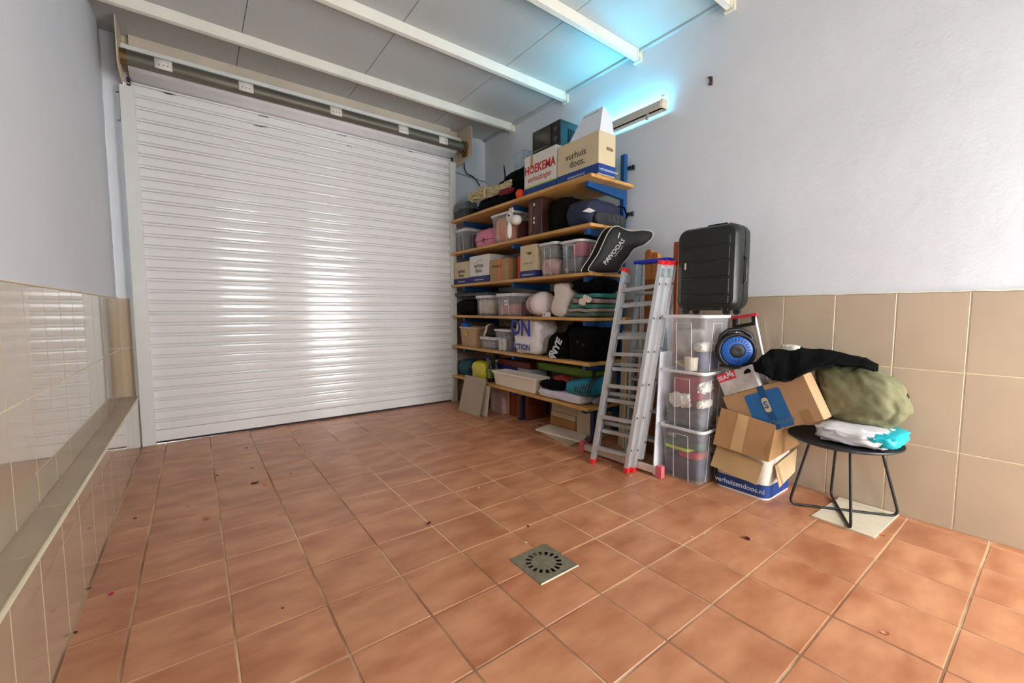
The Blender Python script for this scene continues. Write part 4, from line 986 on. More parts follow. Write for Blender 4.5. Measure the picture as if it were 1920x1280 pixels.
# ================================================================== FIFTH BOARD
Z = SZ[4]
y0, y1 = place(862, 892, 630, 2.68)
KR = pm('bin_kraft', (186, 156, 122), rough=0.55, var=0.05)
t = tub('waste_bin', 'tan plastic bin with a yellow sticker on the fifth board', 2.66, 2.96, y0, y1 + 0.01, Z, 0.245, 0.88, mat=KR, rim=pm('bin_rim', (198, 172, 144), rough=0.5), ribs=False, cat='bin')
p = onx(872, 622, 2.672)
mb = MB(); mb.box(-0.148, -0.141, -0.025, 0.03, 0.155, 0.20, M=Matrix.Rotation(-0.06, 4, 'Y')); mb.build('yellow_sticker', pm('sticker_yellow', (232, 204, 40), rough=0.5), t)
mb = MB(); mb.box(-0.150, -0.146, -0.006, 0.01, 0.17, 0.186, M=Matrix.Rotation(-0.06, 4, 'Y')); mb.build('printed_symbol', INK, t)
p = onx(874, 603, 2.76)
mb = soft((0.10, 0.13, 0.07), 7, 3, 0.1, 2, 7)
tag(mb.build('blue_cloth', pm('cloth_cobalt', (20, 96, 200), rough=0.7), None, smooth=80, loc=(2.76, p.y, Z + 0.225)), 'bright blue cloth on top of the tan bin', 'clothes')
bundle('violet_cloth', 'dull violet cloth filling the tan bin', 'clothes', (2.81, (y0 + y1) / 2 - 0.02, Z + 0.03), (0.20, (y1 - y0) * 0.72, 0.20), pm('cloth_violet', (92, 52, 66), rough=0.85), seed=101, amp=0.06, p=5)
y0, y1 = place(898, 926, 640, 2.69)
tub('storage_box', 'low clear box of grey cloth behind the bag handle, fifth board', 2.68, 2.98, y0, y1, Z, 0.13, 0.94, lid=True)
bundle('grey_cloth', 'pale grey cloth inside the low clear box', 'clothes', (2.83, (y0 + y1) / 2, Z + 0.012), (0.22, (y1 - y0) * 0.72, 0.085), pm('cloth_pale_grey', (150, 140, 146), rough=0.85, rgb2=(190, 186, 186)), seed=103, amp=0.05, p=6)
DKP = pm('dark_olive', (40, 40, 32), rough=0.8, var=0.3, scale=14)
bundle('olive_bag', 'dark olive bag standing on the low clear box', 'bag', (2.86, (y0 + y1) / 2, Z + 0.142), (0.26, (y1 - y0) * 1.0, 0.115), DKP, seed=104, amp=0.10, ridge=0.1)
t = thing('white_ribbon', 'twisted white strap hanging in front of the olive bag', 'strap', (2.685, (y0 + y1) / 2 - 0.02, Z + 0.12))
mb = MB(); mb.tube([(0, 0.07, 0.0), (-0.006, 0.04, 0.05), (-0.004, 0.015, 0.09), (-0.002, -0.01, 0.15), (0.02, -0.04, 0.17)], [0.006, 0.013, 0.016, 0.012, 0.005], n=8, flat=0.4); mb.build('webbing', pm('strap_offwhite', (216, 208, 194), rough=0.7), t, smooth=60)
y0, y1 = place(926, 956, 630, 2.68)
tub('storage_box', 'tall clear box with white spools on the fifth board', 2.66, 2.96, y0, y1, Z, 0.24, 0.86)
SP = pm('spool_white', (230, 226, 214), rough=0.6)
sp0 = None
for r_ in range(4):
    for c_ in range(2):
        loc = (2.727, y1 - 0.078 - c_ * 0.062, Z + 0.012 + r_ * 0.031)
        if sp0 is None:
            mb = MB(); mb.lathe([(0.0005, 0), (0.026, 0), (0.026, 0.007), (0.021, 0.009), (0.021, 0.021), (0.026, 0.023), (0.026, 0.030), (0.0005, 0.030)], n=16)
            sp0 = mb.build('white_spool', SP, None, smooth=40, loc=loc); tag(sp0, 'small white spool inside the tall clear box', 'spool', 'white spools in the tall clear box')
        else:
            o = sp0.copy(); COL.objects.link(o); o.location = loc
bundle('burgundy_cloth', 'burgundy cloth behind the spools in the tall clear box', 'clothes', (2.84, (y0 + y1) / 2, Z + 0.012), (0.15, (y1 - y0) * 0.66, 0.13), pm('cloth_burgundy', (74, 40, 44), rough=0.85), seed=105, amp=0.05, p=5)
_o = bundle('brown_fur', 'brown grey woolly bundle above the clear boxes', 'clothes', (2.93, y0 + 0.16, Z + 0.262), (0.24, 0.40, 0.07), pm('wool_brown', (96, 80, 60), rough=0.95, var=0.4, scale=30), seed=106, amp=0.12, cuts=14); under_rack(_o, 3)
# big white carrier bag with blue print
y0, y1 = place(961, 1009, 630, 2.68)
def sack(co):
    f = co.z / 0.37
    co.y *= 1.0 - 0.10 * f; co.x += 0.02 * f; return co
t = thing('carrier_bag', 'full white carrier bag printed with blue capital letters', 'bag', (2.82, (y0 + y1) / 2, Z))
BAGW = pm('bag_white', (232, 230, 228), rough=0.45, var=0.04, scale=6, bump=0.1, bscale=20)
soft((0.29, (y1 - y0), 0.365), 111, 5.5, 0.05, 2.2, 20, 0.04, 0.07, sack).build('sack', BAGW, t, smooth=80); under_rack(t.children[0], 3)
BLP = pm('print_royal', (36, 40, 142), rough=0.5)
wy = (y1 - y0)
lettering('ON', 0.225, BLP, t, (-0.156, 0.055, 0.262), '-x', bold=0.03, sx=0.92)
lettering('ACTION', 0.088, BLP, t, (-0.164, 0.04, 0.072), '-x', bold=0.02, sx=0.92)
lettering('ACT', 0.035, BLP, t, (0.02, -wy / 2 - 0.004, 0.10), '-y', bold=0.02)
# black printed shopping bag and the black bags beside it
p0_, p1_ = place(1024, 1060, 650, 2.70)
t = thing('printed_bag', 'black slumped bag with large white lettering on the fifth board', 'bag', (2.80, (p0_ + p1_) / 2, Z))
def slump(co): co.x += 0.05 * (co.z / 0.3) ** 2; return co
soft((0.24, p1_ - p0_, 0.235), 121, 4, 0.08, 2.2, 12, 0.08, 0.10, slump).build('sack', BLACK, t, smooth=80)
lettering('NYE', 0.105, INKW, t, (-0.130, -0.045, 0.10), '-x', rot=math.radians(62), bold=0.035)
lettering('C', 0.10, INKW, t, (-0.134, 0.02, 0.035), '-x', bold=0.03)
y0, y1 = place(1060, 1104, 640, 2.70)
_o = bundle('laptop_bag', 'large black bag with small metal rings at the fifth board end', 'bag', (2.90, (y0 + y1) / 2 - 0.02, Z), (0.40, y1 - y0 + 0.02, 0.30), BLACK, seed=123, amp=0.05, ridge=0.05, p=6, cuts=16); under_rack(_o, 3)
bundle('black_pouch', 'peaked black bag behind the black printed bag', 'bag', (3.06, (p0_ + p1_) / 2 + 0.02, Z), (0.22, 0.30, 0.33), BLACK, seed=124, amp=0.12, ridge=0.1)
for q, zq in ((1082, 0.17), (1092, 0.15)):
    p = onx(q, 640, 2.69)
    mb = MB(); mb.tube([(0, 0.009 * math.cos(a), 0.009 * math.sin(a)) for a in [k * math.pi / 6 for k in range(13)]], 0.002, n=6, caps=False)
    tag(mb.build('metal_ring', GREYD, None, smooth=60, loc=(2.694, p.y, Z + zq)), 'small metal ring on the front of the large black bag', 'ring', 'metal rings on the large black bag')

# ================================================================== BOTTOM BOARD
Z = SZ[5]
y0, y1 = place(858, 882, 690, 2.72)
bundle('teal_bag', 'teal and black bag at the shutter end of the bottom board', 'bag', (2.82, (y0 + y1) / 2, Z), (0.24, y1 - y0, 0.21), pm('bag_teal', (16, 88, 104), rough=0.6, rgb2=(14, 18, 22), var=0.2, scale=6, lo=0.45, hi=0.55), seed=131, amp=0.08)
y0, y1 = place(882, 906, 695, 2.68)
bundle('yellow_bag', 'crumpled yellow plastic bag on the bottom board', 'bag', (2.76, (y0 + y1) / 2, Z), (0.17, y1 - y0, 0.225), pm('bag_yellow', (206, 194, 62), rough=0.4, var=0.12, scale=9), seed=133, amp=0.12, ridge=0.12, p=3.5)
# bottles
p = onx(908, 680, 2.86)
t = thing('spray_bottle', 'pale blue spray bottle behind the yellow bag', 'bottle', (2.90, p.y - 0.03, Z))
mb = MB(); mb.lathe([(0.0005, 0), (0.035, 0), (0.038, 0.02), (0.038, 0.17), (0.015, 0.22), (0.014, 0.24)], n=16); mb.build('bottle', pm('bottle_blue', (120, 160, 200), rough=0.3), t, smooth=40)
mb = MB(); mb.lathe([(0.018, 0.235), (0.018, 0.27), (0.0005, 0.275)], n=12); mb.box(-0.06, 0.0, -0.008, 0.008, 0.25, 0.27, bev=0.002); mb.build('trigger', pm('trigger_blue', (70, 110, 170), rough=0.4), t)
for q, (pxq, xx, hh, cc, nm, lab) in enumerate(((920, 2.74, 0.26, (22, 20, 24), 'oil_bottle', 'tall black bottle with a green label beside the white planter'), (931, 2.853, 0.25, (26, 30, 26), 'cleaner_bottle', 'dark bottle with a pale cap behind the black bottle'))):
    p = onx(pxq, 690, xx)
    t = thing(nm, lab, 'bottle', (xx, p.y, Z))
    mb = MB(); mb.lathe([(0.0005, 0), (0.034, 0), (0.036, 0.015), (0.036, hh * 0.68), (0.014, hh * 0.84), (0.014, hh * 0.9)], n=16); mb.build('bottle', pm('b_' + nm, cc, rough=0.3), t, smooth=40)
    mb = MB(); mb.lathe([(0.016, hh * 0.89), (0.016, hh), (0.0005, hh)], n=12); mb.build('cap', pm('cap_' + nm, (34, 40, 80) if q == 0 else (170, 176, 176), rough=0.4), t, smooth=40)
    mb = MB(); mb.lathe([(0.0367, 0.05), (0.0367, hh * 0.6)], n=16); mb.build('bottle_label', pm('lab_' + nm, (118, 132, 60) if q == 0 else (90, 96, 92), rough=0.5, var=0.4, scale=40), t, smooth=40)
# long white planter
a0, a1 = onx(1003, 705, 2.665).y, onx(922, 700, 2.665).y
t = thing('planter_trough', 'long white plastic planter trough on the bottom board', 'planter', (2.765, (a0 + a1) / 2, Z + 0.004))
L2 = (a1 - a0) / 2
PLN = pm('planter_white', (234, 222, 204), rough=0.35, var=0.03)
def lp(wx, wy, z): return [(a, b, z) for a, b in rrect(wx, wy, 0.015, 3)]
mb = MB(); mb.loft([lp(0.15, 2 * L2 - 0.07, 0), lp(0.185, 2 * L2 - 0.02, 0.135), lp(0.21, 2 * L2, 0.137), lp(0.212, 2 * L2 + 0.002, 0.158), lp(0.19, 2 * L2 - 0.02, 0.160), lp(0.178, 2 * L2 - 0.03, 0.14), lp(0.14, 2 * L2 - 0.08, 0.012)], True, True)
mb.build('trough', PLN, t, smooth=30)
# crates behind the planter
y0, y1 = place(942, 975, 690, 2.95)
b = carton('blue_box', 'royal blue box behind the white planter', 2.90, 3.12, y0, y1, Z, 0.185, pm('box_royal', (30, 36, 128), rough=0.4))
y0, y1 = place(976, 1003, 690, 2.95)
b = carton('white_parcel', 'white parcel behind the white planter beside the blue box', 2.90, 3.12, y0, y1 - 0.005, Z, 0.185, pm('parcel_white', (190, 192, 192), rough=0.6))
y0, y1 = place(940, 1003, 680, 2.97)
REDY = y0
b = carton('red_flat_box', 'long dark red flat box stacked on the blue box and white parcel', 2.90, 3.14, y0, y1, Z + 0.19, 0.065, pm('box_dark_red', (104, 24, 22), rough=0.5))
# lime green folded camp bed bag, lying along the back
y0, y1 = onx(1128, 690, 3.02).y, onx(1003, 690, 3.02).y
t = thing('green_long_bag', 'long lime green bag lying above the bedding on the bottom board', 'bag', (3.04, (y0 + y1) / 2 , Z + 0.195))
y0 = max(y0, 2.46); y1 = min(y1, REDY - 0.014); hl = (y1 - y0) / 2
mb = soft((0.17, 2 * hl, 0.085), 141, 6, 0.04, 2, 12, 0, 0.03); mb.build('sleeve', pm('bag_lime', (110, 146, 40), rough=0.55, var=0.12, scale=4), t, smooth=80, loc=(0, (y0 + y1) / 2 - t.location.y, 0))
mb = MB(); mb.box(-0.09, 0.09, y0 - t.location.y + 0.03, y0 - t.location.y + 0.06, -0.002, 0.09, bev=0.01); mb.build('strap', pm('strap_navy', (24, 26, 64)), t)
# bedding slab, grey topper, red round bag, teal fin bag
y0, y1 = onx(1108, 760, 2.665).y, onx(1003, 735, 2.665).y
bundle('folded_bedding', 'white and lilac folded bedding on the bottom board end', 'bedding', (2.88, (max(y0 + 0.03, 2.535) + y1) / 2, Z), (0.43, y1 - max(y0 + 0.03, 2.535), 0.088), pm('bedding_lilac', (206, 202, 216), rough=0.85, var=0.05, rgb2=(226, 222, 226), scale=3), seed=151, amp=0.04, p=6, cuts=12, ridge=0.03)
mb = MB(); mb.box(-0.2, 0.2, -0.33, 0.33, 0, 0.012, bev=0.004)
p = onx(1052, 707, 2.78)
bundle('red_net_bag', 'red and cream netting bag on the bedding under the lime bag', 'bag', (2.905, p.y + 0.09, Z + 0.088), (0.14, 0.24, 0.105), pm('net_red', (178, 52, 44), rough=0.6, rgb2=(206, 176, 140), scale=10, lo=0.5, hi=0.6), seed=152, amp=0.06, p=2.6)
bundle('black_gear', 'black crumpled gear on the bedding beside the planter', 'clothes', (2.74, onx(1036, 725, 2.72).y, Z + 0.08), (0.16, 0.30, 0.085), BLACK, seed=153, amp=0.2, ridge=0.2)
a0, a1 = onx(1112, 735, 2.70).y, onx(1057, 720, 2.70).y
t = thing('fin_bag', 'teal and black ribbed swim gear lying on the folded bedding', 'swim gear', (2.80, (a0 + a1) / 2 - 0.01, Z + 0.088), (0, 0, 0))
def ramp(co): 
    co.z += 0.0; return co
TEAL = pm('teal_bright', (14, 126, 150), rough=0.5, var=0.12, scale=4)
soft((0.27, a1 - a0, 0.185), 154, 4, 0.05, 2, 12, 0, 0.03, lambda c: Vector((c.x, c.y, c.z * (0.55 + 0.45 * min(1, max(0, 0.5 - c.y / (a1 - a0))))))).build('bag_body', TEAL, t, smooth=80)
for k in range(7):
    yy = -(a1 - a0) * 0.05 - 0.028 * k
    f = 0.55 + 0.45 * min(1, max(0, 0.5 - yy / (a1 - a0)))
    mb = MB(); mb.tube([(-0.134, yy + 0.03, 0.03), (-0.134, yy + 0.015, 0.09 * f), (-0.115, yy, 0.15 * f), (-0.06, yy - 0.02, 0.185 * f), (0.0, yy - 0.03, 0.190 * f)], 0.006, n=6); mb.build('black_rib', BLACKP, t, smooth=60)
bundle('grey_pillow', 'grey rolled pad at the very end of the bottom board', 'bedding', (2.95, 2.485, Z), (0.38, 0.075, 0.088), pm('pad_grey', (140, 136, 144), rough=0.85), seed=156, amp=0.04, p=3)

# ================================================================== ON THE FLOOR UNDER THE SHELVING
BE = pm('panel_beige', (172, 158, 136), rough=0.7, var=0.05, scale=3)
def lean_panel(name, label, cat, b0, b1, top_x, top_z, th, mat, edge=None):
    """slab whose bottom edge runs b0-b1 on the floor and whose top leans to x = top_x"""
    t = thing(name, label, cat, (b0.x, (b0.y + b1.y) / 2, 0))
    o = t.location; q = Vector((top_x - b0.x, 0, top_z)); nrm = Vector((-q.z, 0, q.x)).normalized() * th
    B0, B1 = Vector((b0.x - o.x, b0.y - o.y, 0)), Vector((b1.x - o.x, b1.y - o.y, 0))
    lift = Vector((0, 0, max(0, -nrm.z)))
    mb = MB(); mb.loft([[B0 + lift, B1 + lift, B1 + nrm + lift, B0 + nrm + lift], [B0 + q + lift, B1 + q + lift, B1 + q + nrm + lift, B0 + q + nrm + lift]])
    mb.build('slab', mat, t); return t
lean_panel('leaning_panel', 'beige square panel leaning against the bottom board', 'panel', Vector((2.50, 4.36, 0)), Vector((2.525, 3.96, 0)), 2.60, 0.42, 0.02, BE)
lean_panel('edge_panel', 'thin pale panel standing behind the beige square panel', 'panel', Vector((2.59, 4.18, 0)), Vector((2.595, 3.91, 0)), 2.635, 0.34, 0.014, pm('panel_pale', (206, 194, 172), rough=0.6))
# stack of pink-white tiles
ST = pm('stack_tile_pink', (196, 152, 146), rough=0.5, var=0.08, rgb2=(214, 190, 180))
sm_ = None
for k in range(10):
    loc = (2.93, 4.02 + 0.004 * (k % 3), 0.0305 * k)
    if sm_ is None:
        mb = MB(); mb.box(-0.13, 0.13, -0.12, 0.12, 0.001, 0.019, bev=0.002); mb.box(-0.125, 0.125, -0.115, 0.115, 0.018, 0.0303)
        sm_ = tag(mb.build('stacked_tile', ST, None, loc=loc), 'pinkish tile in the stack under the bottom board', 'tile', 'stack of spare tiles under the bottom board')
    else:
        o = sm_.copy(); COL.objects.link(o); o.location = loc
# reddish wood planks standing on edge
for k, (yk, wk, hk, cc) in enumerate(((3.87, 0.03, 0.31, (206, 170, 140)), (3.815, 0.07, 0.30, (128, 58, 26)), (3.74, 0.07, 0.30, (112, 52, 22)), (3.672, 0.055, 0.295, (140, 70, 34)), (3.53, 0.06, 0.29, (96, 42, 20)))):
    mb = MB(); mb.box(0.0, 0.27, -wk / 2, wk / 2, 0, hk, bev=0.002)
    tag(mb.build('wood_plank', pm('plank_%d' % k, cc, rough=0.55, var=0.2, scale=6, stretch=(1, 8, 8)), None, loc=(2.86, yk, 0)), ('pale edged board standing beside the stack of tiles', 'reddish brown board next to the pale edged board', 'reddish brown board in the middle of the row under the bottom board', 'orange brown board standing right beside the blue shelf leg', 'darkest brown board of the row under the bottom board')[k], 'board', 'boards standing under the shelving')
# carton stack
y0, y1 = onx(1074, 780, 2.86).y, onx(1026, 780, 2.86).y
for k, (hh, cc, lab) in enumerate(((0.11, (170, 120, 66), 'brown flat carton at the bottom of the pile under the shelving'), (0.05, (196, 176, 142), 'thin pale carton in the middle of the pile under the shelving'), (0.11, (186, 172, 146), 'beige flat carton on top of the pile under the shelving'))):
    carton('flat_carton', lab, 2.90 + 0.01 * k, 3.18, y0 + 0.012 + 0.01 * (k % 2), y1, (0, 0.114, 0.168)[k], hh, pm('flatcard_%d' % k, cc, rough=0.8, var=0.08))
y0 = 2.60
carton('taped_carton', 'pale upright carton with brown tape near the shelf leg', 2.92, 3.16, 2.60, onx(1078, 800, 2.92).y - 0.02, 0, 0.28, pm('card_pale', (196, 180, 152), rough=0.8), tape=pm('tape_brown', (160, 112, 52), rough=0.4))
# planks lying on the floor
WPL = pm('plank_white', (226, 216, 196), rough=0.6, var=0.05, stretch=(8, 1, 8), scale=3)
c0, c1, c2, c3 = onz(1004, 805, 0.03), onz(1030, 796, 0.03), onz(1102, 816, 0.03), onz(1090, 828, 0.03)
t = thing('white_plank', 'white painted plank lying on the floor before the shelving', 'board', ((c0.x + c2.x) / 2, (c0.y + c2.y) / 2, 0.020))
mb = MB(); mb.loft([[(q.x - t.location.x, q.y - t.location.y, h) for q in (c0, c1, c2, c3)] for h in (0.0, 0.016)]); mb.build('plank', WPL, t)
d0, d1, d2, d3 = onz(1012, 808, 0.01), onz(1040, 800, 0.01), onz(1098, 826, 0.01), onz(1066, 835, 0.01)
t = thing('beige_offcut', 'beige offcut board lying under the white plank', 'board', ((d0.x + d2.x) / 2, (d0.y + d2.y) / 2, 0.001))
mb = MB(); mb.loft([[(q.x - t.location.x, q.y - t.location.y, h) for q in (d0, d1, d2, d3)] for h in (0.0, 0.018)]); mb.build('board', pm('offcut_beige', (190, 170, 138), rough=0.7), t)

# ================================================================== LADDERS
ALU = pm('aluminium', (206, 208, 210), rough=0.34, metal=0.65, var=0.06, scale=12, stretch=(8, 8, 1))
ALU2 = pm('aluminium_tread', (186, 190, 192), rough=0.4, metal=0.6, var=0.08, scale=18)
REDP = pm('red_plastic', (214, 40, 44), rough=0.4, var=0.06)
PINKP = pm('faded_red_plastic', (214, 104, 116), rough=0.5, var=0.08)
def bar(mb, p0, p1, u, wu, wv, ch=0.0):
    p0, p1, u = Vector(p0), Vector(p1), Vector(u).normalized()
    d = (p1 - p0).normalized(); u = (u - d * u.dot(d)).normalized(); v = d.cross(u)
    lo_ = lambda p: [p + u * a * wu / 2 + v * b * wv / 2 for a, b in ((-1, -1), (1, -1), (1, 1), (-1, 1))]
    mb.loft([lo_(p0), lo_(p1)])
LB_ = Vector((2.462, 2.205, 0.03)); RB_ = Vector((2.520, 1.925, 0.03)); LT_ = Vector((2.672, 2.106, 1.500)); RT_ = Vector((2.695, 1.800, 1.530))
lad = thing('extension_ladder', 'three section aluminium ladder with red end caps leaning on the shelving', 'ladder', (2.50, 2.06, 0))
LO = Vector((2.50, 2.06, 0))
def seg(k): 
    o = Vector((0.050, -0.018, 0.0)) * k - LO; q = Vector((0.050, 0.030, 0.0)) * k - LO
    return LB_ + q, RB_ + o, LT_ + q, RT_ + o
for k in range(3):
    bl, br, tl, tr_ = seg(k); u = br - bl
    if k == 2: bl, br = bl + (tl - bl) * 0.04, br + (tr_ - br) * 0.04
    for a, c in ((bl, tl), (br, tr_)):
        mb = MB(); bar(mb, a, c, u, 0.021, 0.044)
        # rolled edges of the profile
        d_ = (c - a).normalized(); n_ = d_.cross(u.normalized())
        for s in (-1, 1): bar(mb, a + n_ * 0.020 * s, c + n_ * 0.020 * s, u, 0.027, 0.006)
        st = mb.build('stile', ALU, lad)
        mb = MB(); bar(mb, c - d_ * 0.004, c + d_ * 0.026, u, 0.030, 0.050); mb.build('end_cap', REDP, st)
        if k < 2:
            mb = MB(); bar(mb, a - d_ * 0.028, a + d_ * 0.004, u, 0.031, 0.050); mb.build('foot', REDP, st)
        # rivets along the outer side of the near stile
        if a is br:
            for q in range(6):
                pq = a + (c - a) * (0.09 + 0.163 * q) + u.normalized() * 0.0135
                mb = MB(); mb.lathe([(0.0001, 0.004), (0.004, 0.004), (0.008, 0.002), (0.008, 0)], n=10, M=Matrix.Translation(pq) @ Vector((0, 0, 1)).rotation_difference(u.normalized()).to_matrix().to_4x4())
                mb.build('small_disc', pm('rivet_dark', (70, 66, 62), rough=0.4, metal=0.6), st)
    for q in range(6):
        f = (0.066 + 0.166 * q) + (0.085 if k >= 1 else 0.0)
        if f > 0.97: continue
        a, c = bl + (tl - bl) * f, br + (tr_ - br) * f
        mb = MB(); bar(mb, a, c, Vector((0, 0, 1)), 0.024, 0.040); bar(mb, a + Vector((-0.018, 0, 0.006)), c + Vector((-0.018, 0, 0.006)), Vector((0, 0, 1)), 0.018, 0.006)
        mb.build('rung', ALU2, lad)
    if k < 2:
        for s_ in (tl, tr_):
            mb = MB(); bar(mb, s_ + Vector((0.026, 0, -0.09)), s_ + Vector((0.026, 0, -0.03)), u, 0.034, 0.07); mb.build('guide_bracket', pm('zinc', (170, 182, 184), rough=0.3, metal=0.7, var=0.2, scale=30), lad)
b0, b1 = Vector((2.600, 2.43, 0.045)) - LO, Vector((2.625, 1.73, 0.045)) - LO
mb = MB(); bar(mb, b0, b1, (0, 0, 1), 0.045, 0.03); sb = mb.build('stabiliser_bar', pm('alu_cream', (216, 206, 192), rough=0.45, metal=0.3), lad)
dv = (b1 - b0).normalized()
for e, s in ((b0, -1), (b1, 1)):
    mb = MB(); bar(mb, e - dv * 0.01 * s, e + dv * 0.035 * s, (0, 0, 1), 0.085, 0.045); mb.build('rubber_foot', PINKP, sb)
bl, br, tl, tr_ = seg(2)
pa = [onx(1228, 708, 2.70) - LO, onx(1218, 752, 2.69) - LO, onx(1207, 800, 2.66) - LO, onx(1204, 845, 2.65) - LO]
sh = Vector((-0.012, -0.03, 0))
mb = MB(); mb.tube([p + sh * 0 for p in pa], 0.010, n=8, flat=0.35); s_ = mb.build('strap', REDP, lad, smooth=50)
mb = MB(); mb.merge(soft((0.03, 0.03, 0.03), 1, 2.2, 0, 1, 5).bm, Matrix.Translation(pa[2] - Vector((0, 0, 0.015)))); mb.build('strap_buckle', REDP, s_, smooth=60)

# step ladder with a blue top behind
a, c = onx(1196, 490, 2.86), onx(1262, 487, 2.86)
sl = thing('step_ladder', 'folded aluminium step ladder with a bright blue top tray', 'ladder', (2.84, (a.y + c.y) / 2, 0))
SO = Vector(sl.location)
mb = MB(); mb.box(2.80 - SO.x, 2.90 - SO.x, c.y - SO.y, a.y - SO.y, a.z - 0.028, a.z, bev=0.008, seg=2); mb.build('top_tray', pm('blue_plastic', (14, 40, 190), rough=0.35), sl)
PALE = pm('alu_pale_blue', (176, 198, 208), rough=0.4, metal=0.4)
u = Vector((0, -1, 0))
for yy, e in ((a.y - 0.03, 0.05), (c.y + 0.03, -0.03)):
    mb = MB(); bar(mb, Vector((2.80, yy + e, 0.0)) - SO, Vector((2.835, yy, a.z - 0.028)) - SO, u, 0.02, 0.045); mb.build('front_stile', PALE, sl)
    mb = MB(); bar(mb, Vector((2.93, yy + e * 0.5, 0.0)) - SO, Vector((2.885, yy, a.z - 0.028)) - SO, u, 0.02, 0.03); mb.build('rear_leg', ALU, sl)
for k in range(6):
    f = 0.13 + 0.145 * k; zz = (a.z - 0.03) * f; xx = 2.80 + 0.035 * f
    mb = MB(); mb.box(xx - 0.045 - SO.x, xx + 0.04 - SO.x, c.y + 0.03 - 0.03 * (1 - f) - SO.y, a.y - 0.03 + 0.05 * (1 - f) - SO.y, zz - 0.012, zz + 0.012, bev=0.003); mb.build('step', ALU2, sl)

# boards and planks leaning on the wall behind the ladders
WBR = pm('board_brown', (150, 88, 30), rough=0.5, var=0.15, scale=5, stretch=(6, 6, 1))
WRD = pm('board_tan', (188, 122, 62), rough=0.5, var=0.15, scale=6, stretch=(6, 6, 1))
WBE = pm('board_beige', (186, 174, 150), rough=0.7, var=0.06)
WDK = pm('board_dark', (96, 44, 26), rough=0.6, var=0.2)
def standing(name, label, px_a, px_b, py, x, top_z, th, mat, lean=0.05, rnd=False, z0=0.0):
    ya, yb = onx(px_b, py, x).y, onx(px_a, py, x).y
    t = thing(name, label, 'board', (x, (ya + yb) / 2, z0)); hw = (yb - ya) / 2
    out = [(-hw, 0), (hw, 0), (hw, top_z - (hw if rnd else 0)), (-hw, top_z - (hw if rnd else 0))]
    if rnd:
        out = [(-hw, 0), (hw, 0)] + [(hw * math.cos(q), top_z - hw + hw * math.sin(q)) for q in [math.pi * k / 8 for k in range(9)]]
    mb = MB(); mb.loft([[(s * th / 2 + lean * z / top_z, y, z) for y, z in out] for s in (-1, 1)]); mb.build('plank', mat, t); return t
standing('wooden_post', 'tan round topped wooden post behind the blue ladder top', 1205, 1217, 470, 3.10, 1.72, 0.05, WRD, 0.06, True)
standing('wooden_post', 'shorter tan round topped post beside the taller one', 1218, 1229, 470, 3.10, 1.69, 0.05, WRD, 0.06, True)
standing('brown_board', 'wide brown board standing behind the step ladder', 1193, 1230, 540, 3.02, 1.46, 0.02, WBR, 0.05)
standing('beige_board', 'wide beige board behind the lower ladder rungs', 1164, 1216, 640, 2.985, 1.02, 0.018, WBE, 0.03)
standing('dark_batten', 'narrow dark red batten standing against the beige board', 1184, 1190, 690, 2.965, 0.80, 0.012, WDK, 0.02)
standing('cream_batten', 'cream batten standing left of the dark red batten', 1170, 1174, 700, 2.955, 0.72, 0.012, pm('slat_cream', (214, 196, 152), rough=0.6), 0.02)
standing('cream_batten', 'second cream batten standing nearer the dark red batten', 1177, 1181, 700, 2.955, 0.70, 0.012, MATS['slat_cream'], 0.02)
p = onx(1264, 455, 3.10)
standing('mahogany_post', 'thin reddish post showing beside the upright suitcase', 1259, 1268, 460, 3.15, 1.76, 0.03, pm('post_mahogany', (150, 76, 44), rough=0.5), 0.05)
# white boards right of the ladder
t = thing('white_board', 'tall narrow white board leaning between ladder and clear boxes', 'board', (2.70, 1.788, 0))
mb = MB(); mb.loft([[(-0.055, -0.003, 0), (0.10, -0.003, 0), (0.10, 0.003, 0), (-0.055, 0.003, 0)], [(-0.005, -0.003, 0.90), (0.15, -0.003, 0.90), (0.15, 0.003, 0.90), (-0.005, 0.003, 0.90)]]); mb.build('board', pm('panel_white', (224, 226, 232), rough=0.4, var=0.05), t)
mb = MB(); mb.loft([[(0.10, -0.003, 0.0), (0.14, -0.003, 0.0), (0.14, 0.003, 0.0), (0.10, 0.003, 0.0)], [(0.15, -0.003, 0.88), (0.19, -0.003, 0.88), (0.19, 0.003, 0.88), (0.15, 0.003, 0.88)]]); mb.build('edge_strip', pm('strip_grey', (150, 150, 152), rough=0.5), t)

# ================================================================== CLEAR BOX STACK AND SUITCASE
TX0, TX1, TY0, TY1 = 2.672, 3.035, 1.435, 1.778
CX, CY = (TX0 + TX1) / 2, (TY0 + TY1) / 2
labs = ('clear storage box of navy and green clothes, bottom of its stack', 'clear storage box of crimson clothes, middle of its stack', 'clear storage box of household things under the suitcase, top of its stack')
for k, (z0, zt2) in enumerate(((0.0, 0.385), (0.373, 0.785), (0.773, 1.168))):
    tub('storage_crate', labs[k], TX0, TX1, TY0, TY1, z0, zt2 - z0, 0.86, group='clear storage boxes stacked on the floor', r=0.035)
def fill(name, label, dx_, dy_, z, s, mat, seed, p=7, amp=0.10, ridge=0.10, cat='clothes'):
    return bundle(name, label, cat, (CX + dx_, CY + dy_, z), s, mat, seed, amp, 2.4, p, 9, ridge)
fill('navy_clothes', 'navy blue clothes at the bottom of the lowest storage box', 0, 0, 0.012, (0.278, 0.26, 0.16), pm('cl_navy', (36, 42, 74), rough=0.85, var=0.15), 201)
fill('red_shirt', 'small red shirt in the lowest storage box', -0.06, -0.05, 0.168, (0.18, 0.15, 0.045), pm('cl_red', (176, 36, 44), rough=0.8), 202)
